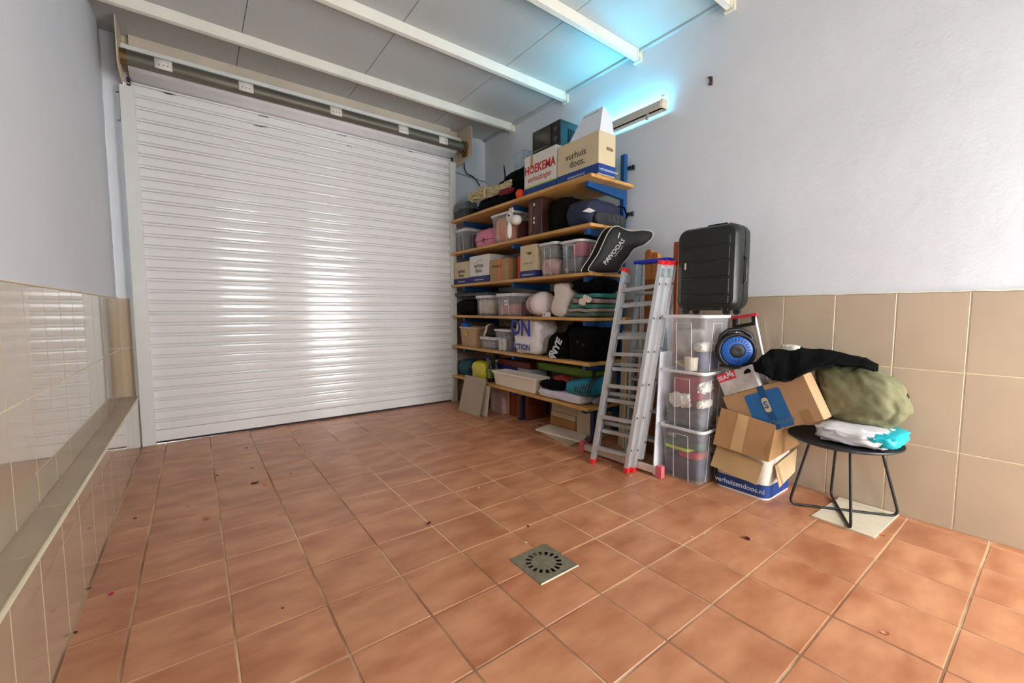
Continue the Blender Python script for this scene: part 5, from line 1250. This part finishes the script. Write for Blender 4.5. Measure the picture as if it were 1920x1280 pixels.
fill('lime_towel', 'neon yellow towel edge in the lowest storage box', -0.075, 0.04, 0.212, (0.15, 0.19, 0.022), pm('cl_lime', (196, 214, 38), rough=0.7), 203)
fill('green_shirt', 'dark green shirt in the lowest storage box', 0.0, 0, 0.235, (0.295, 0.275, 0.055), pm('cl_green', (26, 78, 56), rough=0.8), 204)
fill('charcoal_clothes', 'charcoal clothes on top in the lowest storage box', 0.0, 0, 0.29, (0.30, 0.28, 0.065), pm('cl_char', (58, 58, 70), rough=0.85, rgb2=(150, 146, 128), lo=0.6, hi=0.64), 205)
fill('grey_trousers', 'dark grey trousers at the bottom of the middle storage box', 0, 0, 0.387, (0.275, 0.26, 0.12), pm('cl_grey', (78, 76, 84), rough=0.85), 206)
CRIM = pm('cl_crimson', (160, 22, 44), rough=0.8, var=0.12)
fill('crimson_costume', 'crimson costume filling the middle storage box', 0.028, 0.018, 0.512, (0.225, 0.225, 0.225), CRIM, 207, 7, 0.05, 0.05)
WH = pm('cl_white', (222, 216, 202), rough=0.85, var=0.08)
fill('white_trim', 'white fluffy trim against the wall of the middle storage box', -0.122, 0.035, 0.515, (0.05, 0.15, 0.10), WH, 208, 2.6, 0.35, 0.4)
fill('white_collar', 'white collar at the corner of the middle storage box', -0.075, -0.122, 0.635, (0.16, 0.05, 0.075), WH, 209, 2.6, 0.35, 0.4)
fill('cream_sleeve', 'cream sleeve low at the corner of the middle storage box', -0.075, -0.118, 0.53, (0.16, 0.05, 0.055), WH, 210, 2.6, 0.35, 0.4)
fill('blue_parcel', 'blue parcel in the top storage box', 0.055, -0.065, 0.787, (0.16, 0.11, 0.12), pm('cl_steel', (70, 98, 160), rough=0.6), 211)
fill('white_fabric', 'white rumpled fabric in the top storage box', -0.02, -0.08, 0.912, (0.20, 0.10, 0.07), WH, 212, 3, 0.15)
t = thing('wooden_tray', 'light wooden board lying slanted in the top storage box', 'board', (CX - 0.02, CY + 0.075, 0.808), (0.35, 0, 0))
mb = MB(); mb.box(-0.06, 0.12, -0.055, 0.045, 0.0, 0.016, bev=0.003); mb.build('board', pm('wood_light', (206, 170, 128), rough=0.6), t)
mb = MB(); mb.lathe([(0.0005, 0), (0.04, 0), (0.046, 0.09), (0.042, 0.09), (0.037, 0.004)], n=18)
tag(mb.build('cream_cup', pm('cup_cream', (226, 210, 186), rough=0.4), None, smooth=40, loc=(CX - 0.088, CY - 0.02, 0.783)), 'cream cup standing in the top storage box', 'cup')
fill('grey_blanket', 'pale grey blanket at the back of the top storage box', 0.05, 0.072, 0.865, (0.18, 0.15, 0.20), pm('cl_pale', (196, 190, 180), rough=0.85, rgb2=(120, 118, 122)), 213)

SX, SY0_, SY1_, SZ0, SZ1 = 2.79, 1.312, 1.742, 1.170, 1.770
sc = thing('suitcase', 'large charcoal hard shell suitcase standing on the clear boxes', 'suitcase', (SX + 0.10, (SY0_ + SY1_) / 2, SZ0))
SH = pm('suitcase_shell', (27, 30, 28), rough=0.4, var=0.08, scale=4, bump=0.05, bscale=200)
W_, H_ = SY1_ - SY0_, SZ1 - SZ0 - 0.03
def sr(k, x, r=0.07): return [(x, a, b + 0.03 + H_ / 2) for a, b in rrect(W_ - k, H_ - k, r, 6)]
mb = MB(); mb.loft([sr(0.09, -0.105, 0.05), sr(0.035, -0.098, 0.06), sr(0.006, -0.075), sr(0.0, -0.045), sr(0.0, -0.004)], True, False); mb.build('front_shell', SH, sc, smooth=40)
mb = MB(); mb.loft([sr(0.0, 0.004), sr(0.0, 0.045), sr(0.006, 0.075), sr(0.035, 0.098, 0.06), sr(0.09, 0.105, 0.05)], False, True); mb.build('back_shell', SH, sc, smooth=40)
mb = MB(); mb.loft([sr(0.006, -0.006), sr(0.006, 0.006)], False, False); mb.build('zip_band', BLACKP, sc, smooth=40)
for zz, zh in ((0.075, 0.055), (0.142, 0.10), (0.254, 0.10), (0.366, 0.085), (0.463, 0.055)):
    mb = MB(); mb.box(-0.110, -0.100, -W_ / 2 + 0.045, W_ / 2 - 0.045, zz, zz + zh, bev=0.005, seg=2); mb.build('shell_rib', SH, sc)
mb = MB(); mb.box(-0.1125, -0.109, W_ / 2 - 0.085, W_ / 2 - 0.075, 0.315, 0.36, M=Matrix.Translation((0, 0, 0)) ); mb.build('brand_tag', pm('tag_silver', (210, 208, 200), rough=0.3), sc)
mb = MB(); mb.tube([(0, -0.10, H_ + 0.028), (0, -0.09, H_ + 0.045), (0, 0.03, H_ + 0.045), (0, 0.04, H_ + 0.028)], 0.011, n=8, flat=0.6); mb.build('top_handle', BLACKP, sc, smooth=50)
mb = MB(); mb.box(-0.02, 0.02, -0.13, -0.115, H_ + 0.028, H_ + 0.044, bev=0.004); mb.build('lock_tab', pm('tab_rust', (168, 84, 58)), sc)
mb = MB(); mb.tube([(0.0, -W_ / 2 + 0.002, 0.20), (0, -W_ / 2 - 0.016, 0.23), (0, -W_ / 2 - 0.016, 0.36), (0, -W_ / 2 + 0.002, 0.39)], 0.010, n=8, flat=0.7); mb.build('side_handle', BLACKP, sc, smooth=50)
for zz in (0.12, 0.47):
    mb = MB(); mb.box(-0.05, -0.03, -W_ / 2 - 0.002, -W_ / 2 + 0.004, zz, zz + 0.035, bev=0.002); mb.build('side_stud', BLACKP, sc)
for xx in (-0.07, 0.07):
    for yy in (-W_ / 2 + 0.07, W_ / 2 - 0.07):
        mb = MB(); mb.tube([(xx - 0.012, yy, 0.022), (xx + 0.012, yy, 0.022)], 0.022, n=14); mb.box(xx - 0.018, xx + 0.018, yy - 0.015, yy + 0.015, 0.024, 0.045, bev=0.003); mb.build('wheel', BLACKP, sc, smooth=40)

# ================================================================== CARDBOARD PILE
mv = thing('moving_box', 'open moving box with blue base band and folded out flaps, on the floor', 'box', (3.01, 1.255, 0))
hx, hy = 0.182, 0.168
def wallbox(mb, hx, hy, z0, z1, th=0.004, r=0.05, flare=0.0, n=4):
    o0 = rrect(2 * hx, 2 * hy, r, n); o1 = rrect(2 * hx * (1 + flare), 2 * hy * (1 + flare), r, n)
    i0 = rrect(2 * hx - 2 * th, 2 * hy - 2 * th, max(0.004, r - th), n); i1 = rrect(2 * hx * (1 + flare) - 2 * th, 2 * hy * (1 + flare) - 2 * th, max(0.004, r - th), n)
    mb.loft([[(a, b, z0 + 0.006) for a, b in i0], [(a, b, z1) for a, b in i1], [(a, b, z1) for a, b in o1], [(a, b, z0) for a, b in o0]], True, True)
mb = MB(); wallbox(mb, hx, hy, 0.0, 0.30); mb.build('body', pm('moving_box_cream', (228, 222, 210), rough=0.7, var=0.05), mv, smooth=30)
mb = MB(); e = 0.0015; mb.loft([[(a, b, z) for a, b in rrect(2 * hx + 2 * e, 2 * hy + 2 * e, 0.051, 4)] for z in (0.012, 0.095)], False, False); mb.build('printed_band', NAVY, mv, smooth=30)
lettering('verhuizendoos.nl', 0.046, INKW, mv, (-hx - 0.003, 0.005, 0.052), '-x', bold=0.01)
FLM = pm('flap_kraft', (190, 160, 112), rough=0.8, var=0.05)
def sheet0(name, mat, par, pts, faces, th=0.004):
    o = par.location; mb = MB(); mb.poly([p - o for p in pts], faces); return thicken(mb.build(name, mat, par), th)
sheet0('flap', FLM, mv, [onx(1345, 834, 2.812), onx(1432, 868, 2.812), onx(1419, 909, 2.775), onx(1332, 872, 2.775)], [(0, 1, 2, 3)])
sheet0('flap', pm('flap_kraft_pale', (206, 176, 134), rough=0.8, var=0.05), mv, [ony(1453, 873, 1.075), ony(1494, 840, 1.075), ony(1490, 884, 1.03), ony(1461, 914, 1.03)], [(0, 1, 2, 3)])
# brown carton pushed into it
z0 = 0.305; hx2, hy2 = 0.185, 0.172
bc = thing('open_carton', 'open brown carton with clear tape resting on the moving box', 'box', (3.005, 1.255, z0), (0.0, 0.0, 0.0))
mb = MB(); wallbox(mb, hx2, hy2, 0.0, 0.175, 0.005, 0.02, 0.02, 2); mb.build('body', CARD, bc, smooth=30)
mb = MB(); mb.loft([[(-hx2 - 0.003, 0.06 + q, 0.0), (-hx2 - 0.003 - 0.004, 0.06 + q, 0.173)] for q in (0, 0.055)], False, False, closed=False); mb.build('tape', pm('tape_clear', (204, 172, 126), rough=0.25), bc)
# buckled front flap and corner, hanging outside the moving box
def sheet(name, mat, par, pts, faces, th=0.004):
    o = par.location; mb = MB(); mb.poly([p - o for p in pts], faces); return thicken(mb.build(name, mat, par), th)
WARM = pm('cardboard_warm', (176, 136, 90), rough=0.75, var=0.06)
F = [onx(1353, 764, 2.815), onx(1455, 797, 2.815), onx(1440, 866, 2.765), onx(1337, 832, 2.770), onx(1452, 800, 2.82), ony(1478, 802, 1.06), ony(1499, 832, 1.02), onx(1441, 866, 2.766), onx(1405, 781, 2.815), onx(1392, 850, 2.767), onx(1430, 845, 2.78)]
sheet('flap', WARM, bc, F, [(0, 8, 9, 3), (8, 1, 10, 9), (9, 10, 2), (1, 4, 7, 2, 10), (4, 5, 6, 7)])
Tp = [F[0].lerp(F[8], 0.62), F[0].lerp(F[8], 1.0), F[3].lerp(F[9], 0.97), F[3].lerp(F[9], 0.58)]
o_ = bc.location; mb = MB(); mb.poly([p - o_ + Vector((-0.004, -0.001, 0.001)) for p in Tp], [(0, 1, 2, 3)]); mb.build('tape', pm('tape_clear2', (206, 172, 124), rough=0.25), bc)
# boxes built from their visible front face
BOXES = []
def facebox(name, label, TL, TR, BR, depth, mat, cat='box'):
    u = (TR - TL); v = (BR - TR); u_, v0 = u.normalized(), v
    v_ = (v - u_ * v.dot(u_)).normalized(); hgt = v.dot(v_); wid = u.length
    w_ = u_.cross(v_)
    if w_.x < 0: w_ = -w_
    BL = TL + v_ * hgt; BRn = TR + v_ * hgt
    low = min((BL, BRn, TL, TR), key=lambda q: q.z)
    base = (BL + BRn) / 2
    t = thing(name, label, cat, base)
    mb = MB(); mb.loft([[q - base for q in (TL, TR, BRn, BL)], [q - base + w_ * depth for q in (TL, TR, BRn, BL)]]); bmesh.ops.bevel(mb.bm, geom=mb.bm.edges[:], offset=0.004, segments=1, affect='EDGES')
    mb.build('body', mat, t)
    BOXES.append((TL.copy(), u_, v_, w_, wid, hgt, depth))
    fr = Matrix((u_, -v_, -w_)).transposed()       # local face frame: right, up, out
    return t, TL - base, u_, -v_, -w_, wid, hgt, fr
xf = 2.835
t, TLo, U, Vv, Wn, wid, hgt, fr = facebox('label_carton', 'tilted brown carton with a blue label resting on the side table', onx(1354, 744, xf), onx(1506, 700, xf), onx(1541, 788, xf), 0.125, pm('carton_brown_light', (178, 144, 106), rough=0.75, var=0.05))
def fp(a, b, o=0.001): return TLo + U * (a * wid) - Vv * (b * hgt) + Wn * o
def facequad(name, a0, a1, b0, b1, mat, o=0.0012, r=0.0, parent=None, ext=0.0006):
    cx_, cy_ = (a0 + a1) / 2 * wid, (b0 + b1) / 2 * hgt; w, h = (a1 - a0) * wid, (b1 - b0) * hgt
    pts = rrect(w, h, max(r, 0.0005), 4)
    mb = MB(); mb.loft([[TLo + U * (cx_ + a) - Vv * (cy_ + b) + Wn * (o + s) for a, b in pts] for s in (0, ext)]); return mb.build(name, mat, parent or t)
BLU = pm('label_blue', (34, 104, 166), rough=0.5, var=0.06, scale=10)
facequad('blue_label', 0.27, 0.70, 0.12, 1.0 - 0.02, BLU, r=0.018)
facequad('tape', 0.455, 0.535, 0.0, 1.0, pm('tape_over_blue', (30, 84, 140), rough=0.25), 0.0022)
facequad('label_emblem', 0.45, 0.525, 0.27, 0.60, pm('emblem_cream', (206, 186, 150), rough=0.5), 0.0032, r=0.016)
lettering('S', 0.062, BLU, t, fp(0.485, 0.44, 0.0042), fr, bold=0.03)
lettering('San Marcelo', 0.046, pm('label_ink_pale', (96, 132, 162)), t, fp(0.50, 0.84, 0.0034), fr, shear=0.3)
facequad('tape', 0.80, 0.90, 0.72, 1.0, pm('tape_dull', (160, 128, 84), rough=0.3), 0.0012)
LTL, LTR = onx(1354, 744, xf), onx(1506, 700, xf)            # upper edge of the label carton: the grey carton lies on it
lu = (LTR - LTL).normalized(); lup = Vector((0, -lu.z, lu.y)); lup = lup if lup.z > 0 else -lup
PH = 0.142; B0_ = LTL + lu * 0.032 + Vector((-0.028, 0, 0)) + lup * 0.001; B1_ = B0_ + lu * 0.24
t, TLo, U, Vv, Wn, wid, hgt, fr = facebox('printed_carton', 'grey carton with a red lettered corner lying on the blue label carton', B0_ + lup * PH, B1_ + lup * PH, B1_, 0.135, pm('carton_grey', (182, 180, 176), rough=0.6, var=0.14, scale=9, rgb2=(206, 204, 200)))
facequad('red_panel', 0.0, 0.52, 0.0, 0.36, pm('panel_red', (206, 36, 44), rough=0.5), 0.001)
lettering('SEAF', 0.040, INKW, t, fp(0.185, 0.20, 0.0022), fr, bold=0.01); lettering('X', 0.058, INKW, t, fp(0.36, 0.13, 0.0022), fr, bold=0.005); lettering('R', 0.042, INKW, t, fp(0.45, 0.20, 0.0022), fr, bold=0.01)
# ================================================================== CABLE REEL AND TROLLEY
cr = onx(1377, 660, 2.86)
reel = thing('cable_reel', 'black cable reel with a bright blue disc on the grey carton', 'cable reel', (2.875, cr.y, cr.z - 0.094))
axr = Vector((-0.80, -0.60, 0)).normalized()
MR = Matrix.Translation((0, 0, 0.105)) @ Vector((0, 0, 1)).rotation_difference(axr).to_matrix().to_4x4()
RB = pm('reel_blue', (10, 84, 164), rough=0.4, var=0.05)
mb = MB(); mb.lathe([(0.046, 0.048), (0.050, 0.052), (0.084, 0.050), (0.094, 0.044), (0.094, 0.036), (0.046, 0.040)], n=40, M=MR); disc = mb.build('disc', RB, reel, smooth=40)
for k in range(24):
    a = 2 * math.pi * k / 24
    mb = MB(); mb.box(0.060, 0.080, -0.002, 0.002, 0.050, 0.054, M=MR @ Matrix.Rotation(a, 4, 'Z')); mb.build('disc_slot', NAVY2, disc)
mb = MB(); mb.lathe([(0.0005, 0.045), (0.035, 0.050), (0.046, 0.046), (0.048, 0.03)], n=28, M=MR); mb.build('hub', BLACKP, reel, smooth=40)
mb = MB(); mb.lathe([(0.0005, -0.045), (0.092, -0.045), (0.094, -0.03), (0.05, -0.028), (0.05, 0.034), (0.09, 0.036)], n=32, M=MR); mb.build('drum', pm('reel_black', (26, 30, 44), rough=0.5), reel, smooth=40)
mb = MB()
for s in (0.035, -0.04):
    mb.tube([MR @ Vector((x_, y_, s)) for x_, y_ in [(0.108 * math.cos(q), 0.108 * math.sin(q)) for q in [k * math.pi / 12 for k in range(25)]]], 0.011, n=8, caps=False)
up_ = (MR.to_3x3().inverted() @ Vector((0, 0, 1)))
tt = MR.to_3x3() @ Vector((0, 0, 1)); side_ = Vector((0, 0, 1)).cross(axr).normalized()
mb.tube([Vector((0, 0, 0.105)) + side_ * a + Vector((0, 0, b)) for a, b in ((-0.105, 0.03), (-0.09, 0.10), (-0.045, 0.135), (0.03, 0.14), (0.085, 0.105), (0.108, 0.03))], 0.016, n=8)
mb.build('carry_frame', BLACKP, reel, smooth=50)
mb = MB(); mb.box(-0.07, 0.07, -0.07, 0.07, -0.006, 0.012, bev=0.004); mb.build('foot_plate', BLACKP, reel)
# folding trolley
tp0, tp1 = onx(1378, 596, 3.20), onx(1414, 589, 3.20)
tr2 = thing('hand_trolley', 'folding hand trolley with red grip and chrome bars by the tiled wall', 'trolley', (3.235, (tp0.y + tp1.y) / 2, 0.0))
TO = Vector(tr2.location)
bars = []
for q, m_ in ((tp0, onx(1384, 690, 3.212)), (tp1, onx(1435, 690, 3.212))):
    e = q + (m_ - q) * ((q.z - 0.012) / (q.z - m_.z)); e.y = m_.y + (e.y - m_.y) * 0.3; e.x = 3.238; bars.append((q, e))
    mb = MB(); mb.tube([q - TO, m_ - TO, e - TO], 0.012, n=10); mb.build('chrome_bar', CHROME, tr2, smooth=40)
mb = MB(); bar(mb, tp0 - TO + Vector((0, 0.02, 0)), tp1 - TO + Vector((0, -0.02, 0)), (0, 0, 1), 0.02, 0.03); mb.build('grip', pm('grip_red', (216, 48, 66), rough=0.4), tr2)
mb = MB(); dn = (bars[0][1] - bars[0][0]).normalized()
for q in (tp0, tp1): bar(mb, q - TO, q - TO + dn * 0.075, (0, 1, 0), 0.026, 0.03)
bar(mb, tp0 - TO + dn * 0.066, tp1 - TO + dn * 0.066, (0, 0, 1), 0.024, 0.026); mb.build('handle_frame', BLACKP, tr2)
mb = MB(); ym_ = (bars[0][1].y + bars[1][1].y) / 2 - TO.y; mb.box(-0.022, 0.026, ym_ - 0.13, ym_ + 0.13, 0.0, 0.014, bev=0.003); mb.build('toe_plate', BLACKP, tr2)

# ================================================================== SIDE TABLE, BAGS AND CLOTHES ON IT
tb = thing('side_table', 'round black metal side table with crossed wire legs', 'table', (2.995, 0.765, 0.006))
TBM = pm('table_black', (24, 26, 28), rough=0.45, var=0.1)
mb = MB(); mb.lathe([(0.0005, 0.425), (0.18, 0.428), (0.255, 0.437), (0.272, 0.448), (0.270, 0.455), (0.250, 0.450), (0.0005, 0.446)], n=48); mb.build('table_top', TBM, tb, smooth=50)
def uframe(a, b, ta, tb_):
    A, B, TA, TB_ = Vector(a), Vector(b), Vector(ta), Vector(tb_)
    d = (B - A).normalized(); pts = [TA]
    for k in range(7):
        f = k / 6; q = A + (TA - A).normalized() * 0.05; r_ = A + d * 0.05
        pts.append((1 - f) ** 2 * q + 2 * f * (1 - f) * A + f * f * r_)
    for k in range(7):
        f = k / 6; q = B - d * 0.05; r_ = B + (TB_ - B).normalized() * 0.05
        pts.append((1 - f) ** 2 * q + 2 * f * (1 - f) * B + f * f * r_)
    pts.append(TB_); return pts
O2 = Vector((2.995, 0.765, 0)); zf = 0.008
g1, g2, g3, g4 = Vector((2.880, 0.985, zf)), Vector((2.795, 0.655, zf)), Vector((3.205, 0.535, zf)), Vector((3.245, 0.875, zf))
top = lambda g: Vector((g.x * 0.62 + O2.x * 0.38, g.y * 0.62 + O2.y * 0.38, 0.426))
for a, b in ((g1, g3), (g2, g4)):
    off = Vector((0, 0, 0.0 if a is g1 else 0.0))
    mb = MB(); mb.tube([p - O2 + off for p in uframe(a, b, top(a), top(b))], 0.0075, n=8); mb.build('wire_leg', TBM, tb, smooth=60)
# board under the table
pts = [Vector((2.83, 0.85, 0)), Vector((3.255, 0.83, 0)), Vector((3.262, 0.545, 0)), Vector((2.815, 0.560, 0))]
t = thing('floor_board', 'pale beige board lying on the floor under the side table', 'board', (3.04, 0.70, 0.001))
mb = MB(); mb.loft([[q - Vector((3.04, 0.70, 0)) + Vector((0, 0, h)) for q in pts] for h in (0, 0.006)]); mb.build('board', pm('board_offwhite', (222, 212, 186), rough=0.6, var=0.05, scale=8), t)
# white and teal bag lying on the table
ZT2 = 0.458
wbag = thing('white_teal_bag', 'white plastic bag with a teal end under the olive cushion', 'bag', (3.02, 0.70, ZT2))
def wf(c): return c
WPL2 = pm('bag_white_soft', (226, 226, 228), rough=0.5, var=0.04, bump=0.15, bscale=12)
soft((0.33, 0.34, 0.098), 301, 4, 0.09, 2.4, 12, 0.04, 0.10).build('sack', WPL2, wbag, smooth=70, loc=(-0.03, 0.0, 0.0))
soft((0.33, 0.19, 0.078), 302, 4, 0.08, 2.4, 10, 0.0, 0.10).build('teal_end', pm('bag_teal_bright', (8, 176, 190), rough=0.45, var=0.08), wbag, smooth=70, loc=(-0.02, -0.11, 0.014))
# olive cushion
OL = pm('olive_fabric', (116, 114, 82), rough=0.8, var=0.08, scale=5, bump=0.12, bscale=60)
def oshape(c):
    f = c.z / 0.36
    c.y += 0.10 * (f - 0.3) - 0.06 * math.sin(math.pi * min(1, max(0, f))); k = 1 - 0.22 * f ** 2
    c.x *= k; c.y *= (1 - 0.12 * f)
    fold = 0.022 * (1 - abs(math.sin(9 * (c.y * 0.7 + 0.9 * c.z) + 2.5 * noise.noise(c * 5)))) ** 2
    if c.x < 0.05: c.x += fold; c.y += fold * 0.5
    return c
mb = soft((0.285, 0.43, 0.338), 311, 3.2, 0.06, 2.0, 22, 0.0, 0.08, oshape)
tag(mb.build('olive_cushion', OL, None, smooth=80, loc=(3.098, 0.752, ZT2 + 0.080), rot=(0, 0, 0)), 'olive green fabric cushion slumped on the white bag', 'cushion')
# black garment draped over the pile
def garment():
    # outline in the photograph: upper fold line, lower hem, and how far into the room each lies
    tops = [(1402, 692, 2.87), (1414, 684, 2.87), (1428, 668, 2.88), (1446, 655, 2.95), (1480, 658, 3.00), (1505, 652, 3.03), (1545, 656, 3.06), (1585, 663, 3.08), (1620, 672, 3.08), (1646, 685, 3.06)]
    hems = [(1402, 699, 2.85), (1416, 697, 2.82), (1432, 703, 2.77), (1448, 713, 2.77), (1470, 716, 2.77), (1496, 708, 2.79), (1528, 694, 2.86), (1566, 683, 2.92), (1606, 688, 2.94), (1640, 697, 2.95)]
    n = len(tops)
    A = [onx(*q) for q in tops]; B = [onx(*q) for q in hems]
    c = A[5].copy()
    def smp(L, u):
        f = u * (n - 1); i = min(int(f), n - 2); f -= i; f = f * f * (3 - 2 * f) * 0.5 + f * 0.5
        return L[i].lerp(L[i + 1], f)
    def f(u, v):
        a, b = smp(A, u), smp(B, u)
        if v < 0.25: p = a + Vector((0.05, 0.01, -0.06)) * (1 - v / 0.25) ** 1.3
        else:
            w = (v - 0.25) / 0.75
            m = a.lerp(b, 0.45) + Vector((-0.025, -0.01, 0.022))
            p = a * (1 - w) ** 2 + m * 2 * w * (1 - w) + b * w * w
        r = noise.noise(Vector((u * 9, v * 3.2, 1))) * 0.022 + abs(noise.noise(Vector((u * 18 + v * 4, v * 3, 7)))) * 0.020
        return p - c + Vector((-0.6, -0.2, 0.6)) * r
    t = drape(70, 18, f)
    for v in t.bm.verts:                     # the cloth lies on the cartons, not in them
        for _ in range(2):
            for TL_, u_, v_, w_, W2, H2, D2 in BOXES:
                q = v.co + c - TL_; a, b_, d = q.dot(u_), q.dot(v_), q.dot(w_); m = 0.008
                if -m < a < W2 + m and -m < b_ < H2 + m and -m < d < D2 + m:
                    k, n_ = min(((b_ + m, -v_), (d + m, -w_), (W2 + m - a, u_)), key=lambda e: e[0]); v.co += n_ * k
    o = thicken(t.build('black_garment', BLACK, None, smooth=80, loc=c), 0.010)
    return tag(o, 'black garment draped over the reel, cartons and olive cushion', 'clothes')
garment()
p = onx(1482, 652, 3.0)
bundle('white_tissue', 'small white tissue poking out above the black garment', 'tissue', (3.0, p.y, p.z - 0.02), (0.05, 0.10, 0.04), WH, seed=321, amp=0.2)

# ================================================================== SMALL THINGS ON THE FLOOR
LEAF = pm('dry_petal', (196, 120, 96), rough=0.7, var=0.2, scale=40)
LEAFD = pm('dry_leaf_dark', (66, 42, 28), rough=0.8, var=0.3, scale=40)
WCR = pm('pale_crumb', (226, 204, 176), rough=0.7)
MAG = pm('petal_magenta', (190, 24, 96), rough=0.6)
MAR = pm('petal_maroon', (110, 38, 44), rough=0.7)
def petal(name, px, py, size, mat, seed, label, cat, group=None):
    p = onz(px, py, 0.0); rg = random.Random(seed)
    mb = MB(); n = 9
    ring = [(size * (0.8 + 0.4 * rg.random()) * math.cos(2 * math.pi * k / n), size * (0.55 + 0.3 * rg.random()) * math.sin(2 * math.pi * k / n), size * (0.10 + 0.45 * rg.random())) for k in range(n)]
    low = [(a * 0.45, b * 0.45, 0.0008) for a, b, z in ring]
    mb.loft([low, [(a * 0.8, b * 0.8, z * 0.4) for a, b, z in ring], ring], True, False)
    o = mb.build(name, mat, None, smooth=60, loc=(p.x, p.y, 0.0), rot=(0, 0, rg.uniform(0, 6)))
    return tag(o, label, cat, group)
petal('flower_petal', 209, 1113, 0.012, MAG, 1, 'magenta flower petal on the floor beside the tiled ledge', 'petal')
petal('dry_leaf', 478, 906, 0.024, LEAFD, 2, 'largest dark brown dry leaf on the floor tiles', 'leaf')
for k, (x_, y_, s_) in enumerate(((497, 908, 0.016), (473, 877, 0.016), (352, 949, 0.012), (386, 972, 0.018), (546, 888, 0.014), (1660, 1188, 0.013))):
    petal('dry_petal', x_, y_, s_, LEAF, 10 + k, 'small pinkish dry petal scattered on the terracotta tiles', 'petal', 'dry petals on the floor')
for k, (x_, y_, s_) in enumerate(((462, 840, 0.012), (407, 891, 0.010), (253, 972, 0.010), (804, 982, 0.017), (990, 987, 0.010), (1012, 852, 0.010), (142, 1186, 0.008), (168, 1103, 0.008), (530, 1140, 0.006))):
    petal('leaf_scrap', x_, y_, s_, MAR if k == 3 else LEAFD, 30 + k, 'tiny dark leaf scrap scattered on the terracotta tiles', 'leaf', 'leaf scraps on the floor')
petal('maroon_petal', 1399, 1010, 0.018, MAR, 50, 'dark maroon petal on the tiles in front of the cardboard pile', 'petal')
for k, (x_, y_, s_) in enumerate(((638, 887, 0.010), (898, 915, 0.009), (1033, 881, 0.006), (1322, 1001, 0.008), (1298, 1006, 0.007), (987, 1018, 0.010), (1183, 892, 0.010), (1144, 874, 0.012))):
    petal('plaster_crumb', x_, y_, s_, WCR, 70 + k, 'small pale plaster crumb scattered on the terracotta tiles', 'crumb', 'plaster crumbs on the floor')
petal('orange_scrap', 1655, 1003, 0.012, pm('scrap_orange', (226, 110, 66), rough=0.6), 90, 'small orange scrap at the corner of the board under the table', 'scrap')
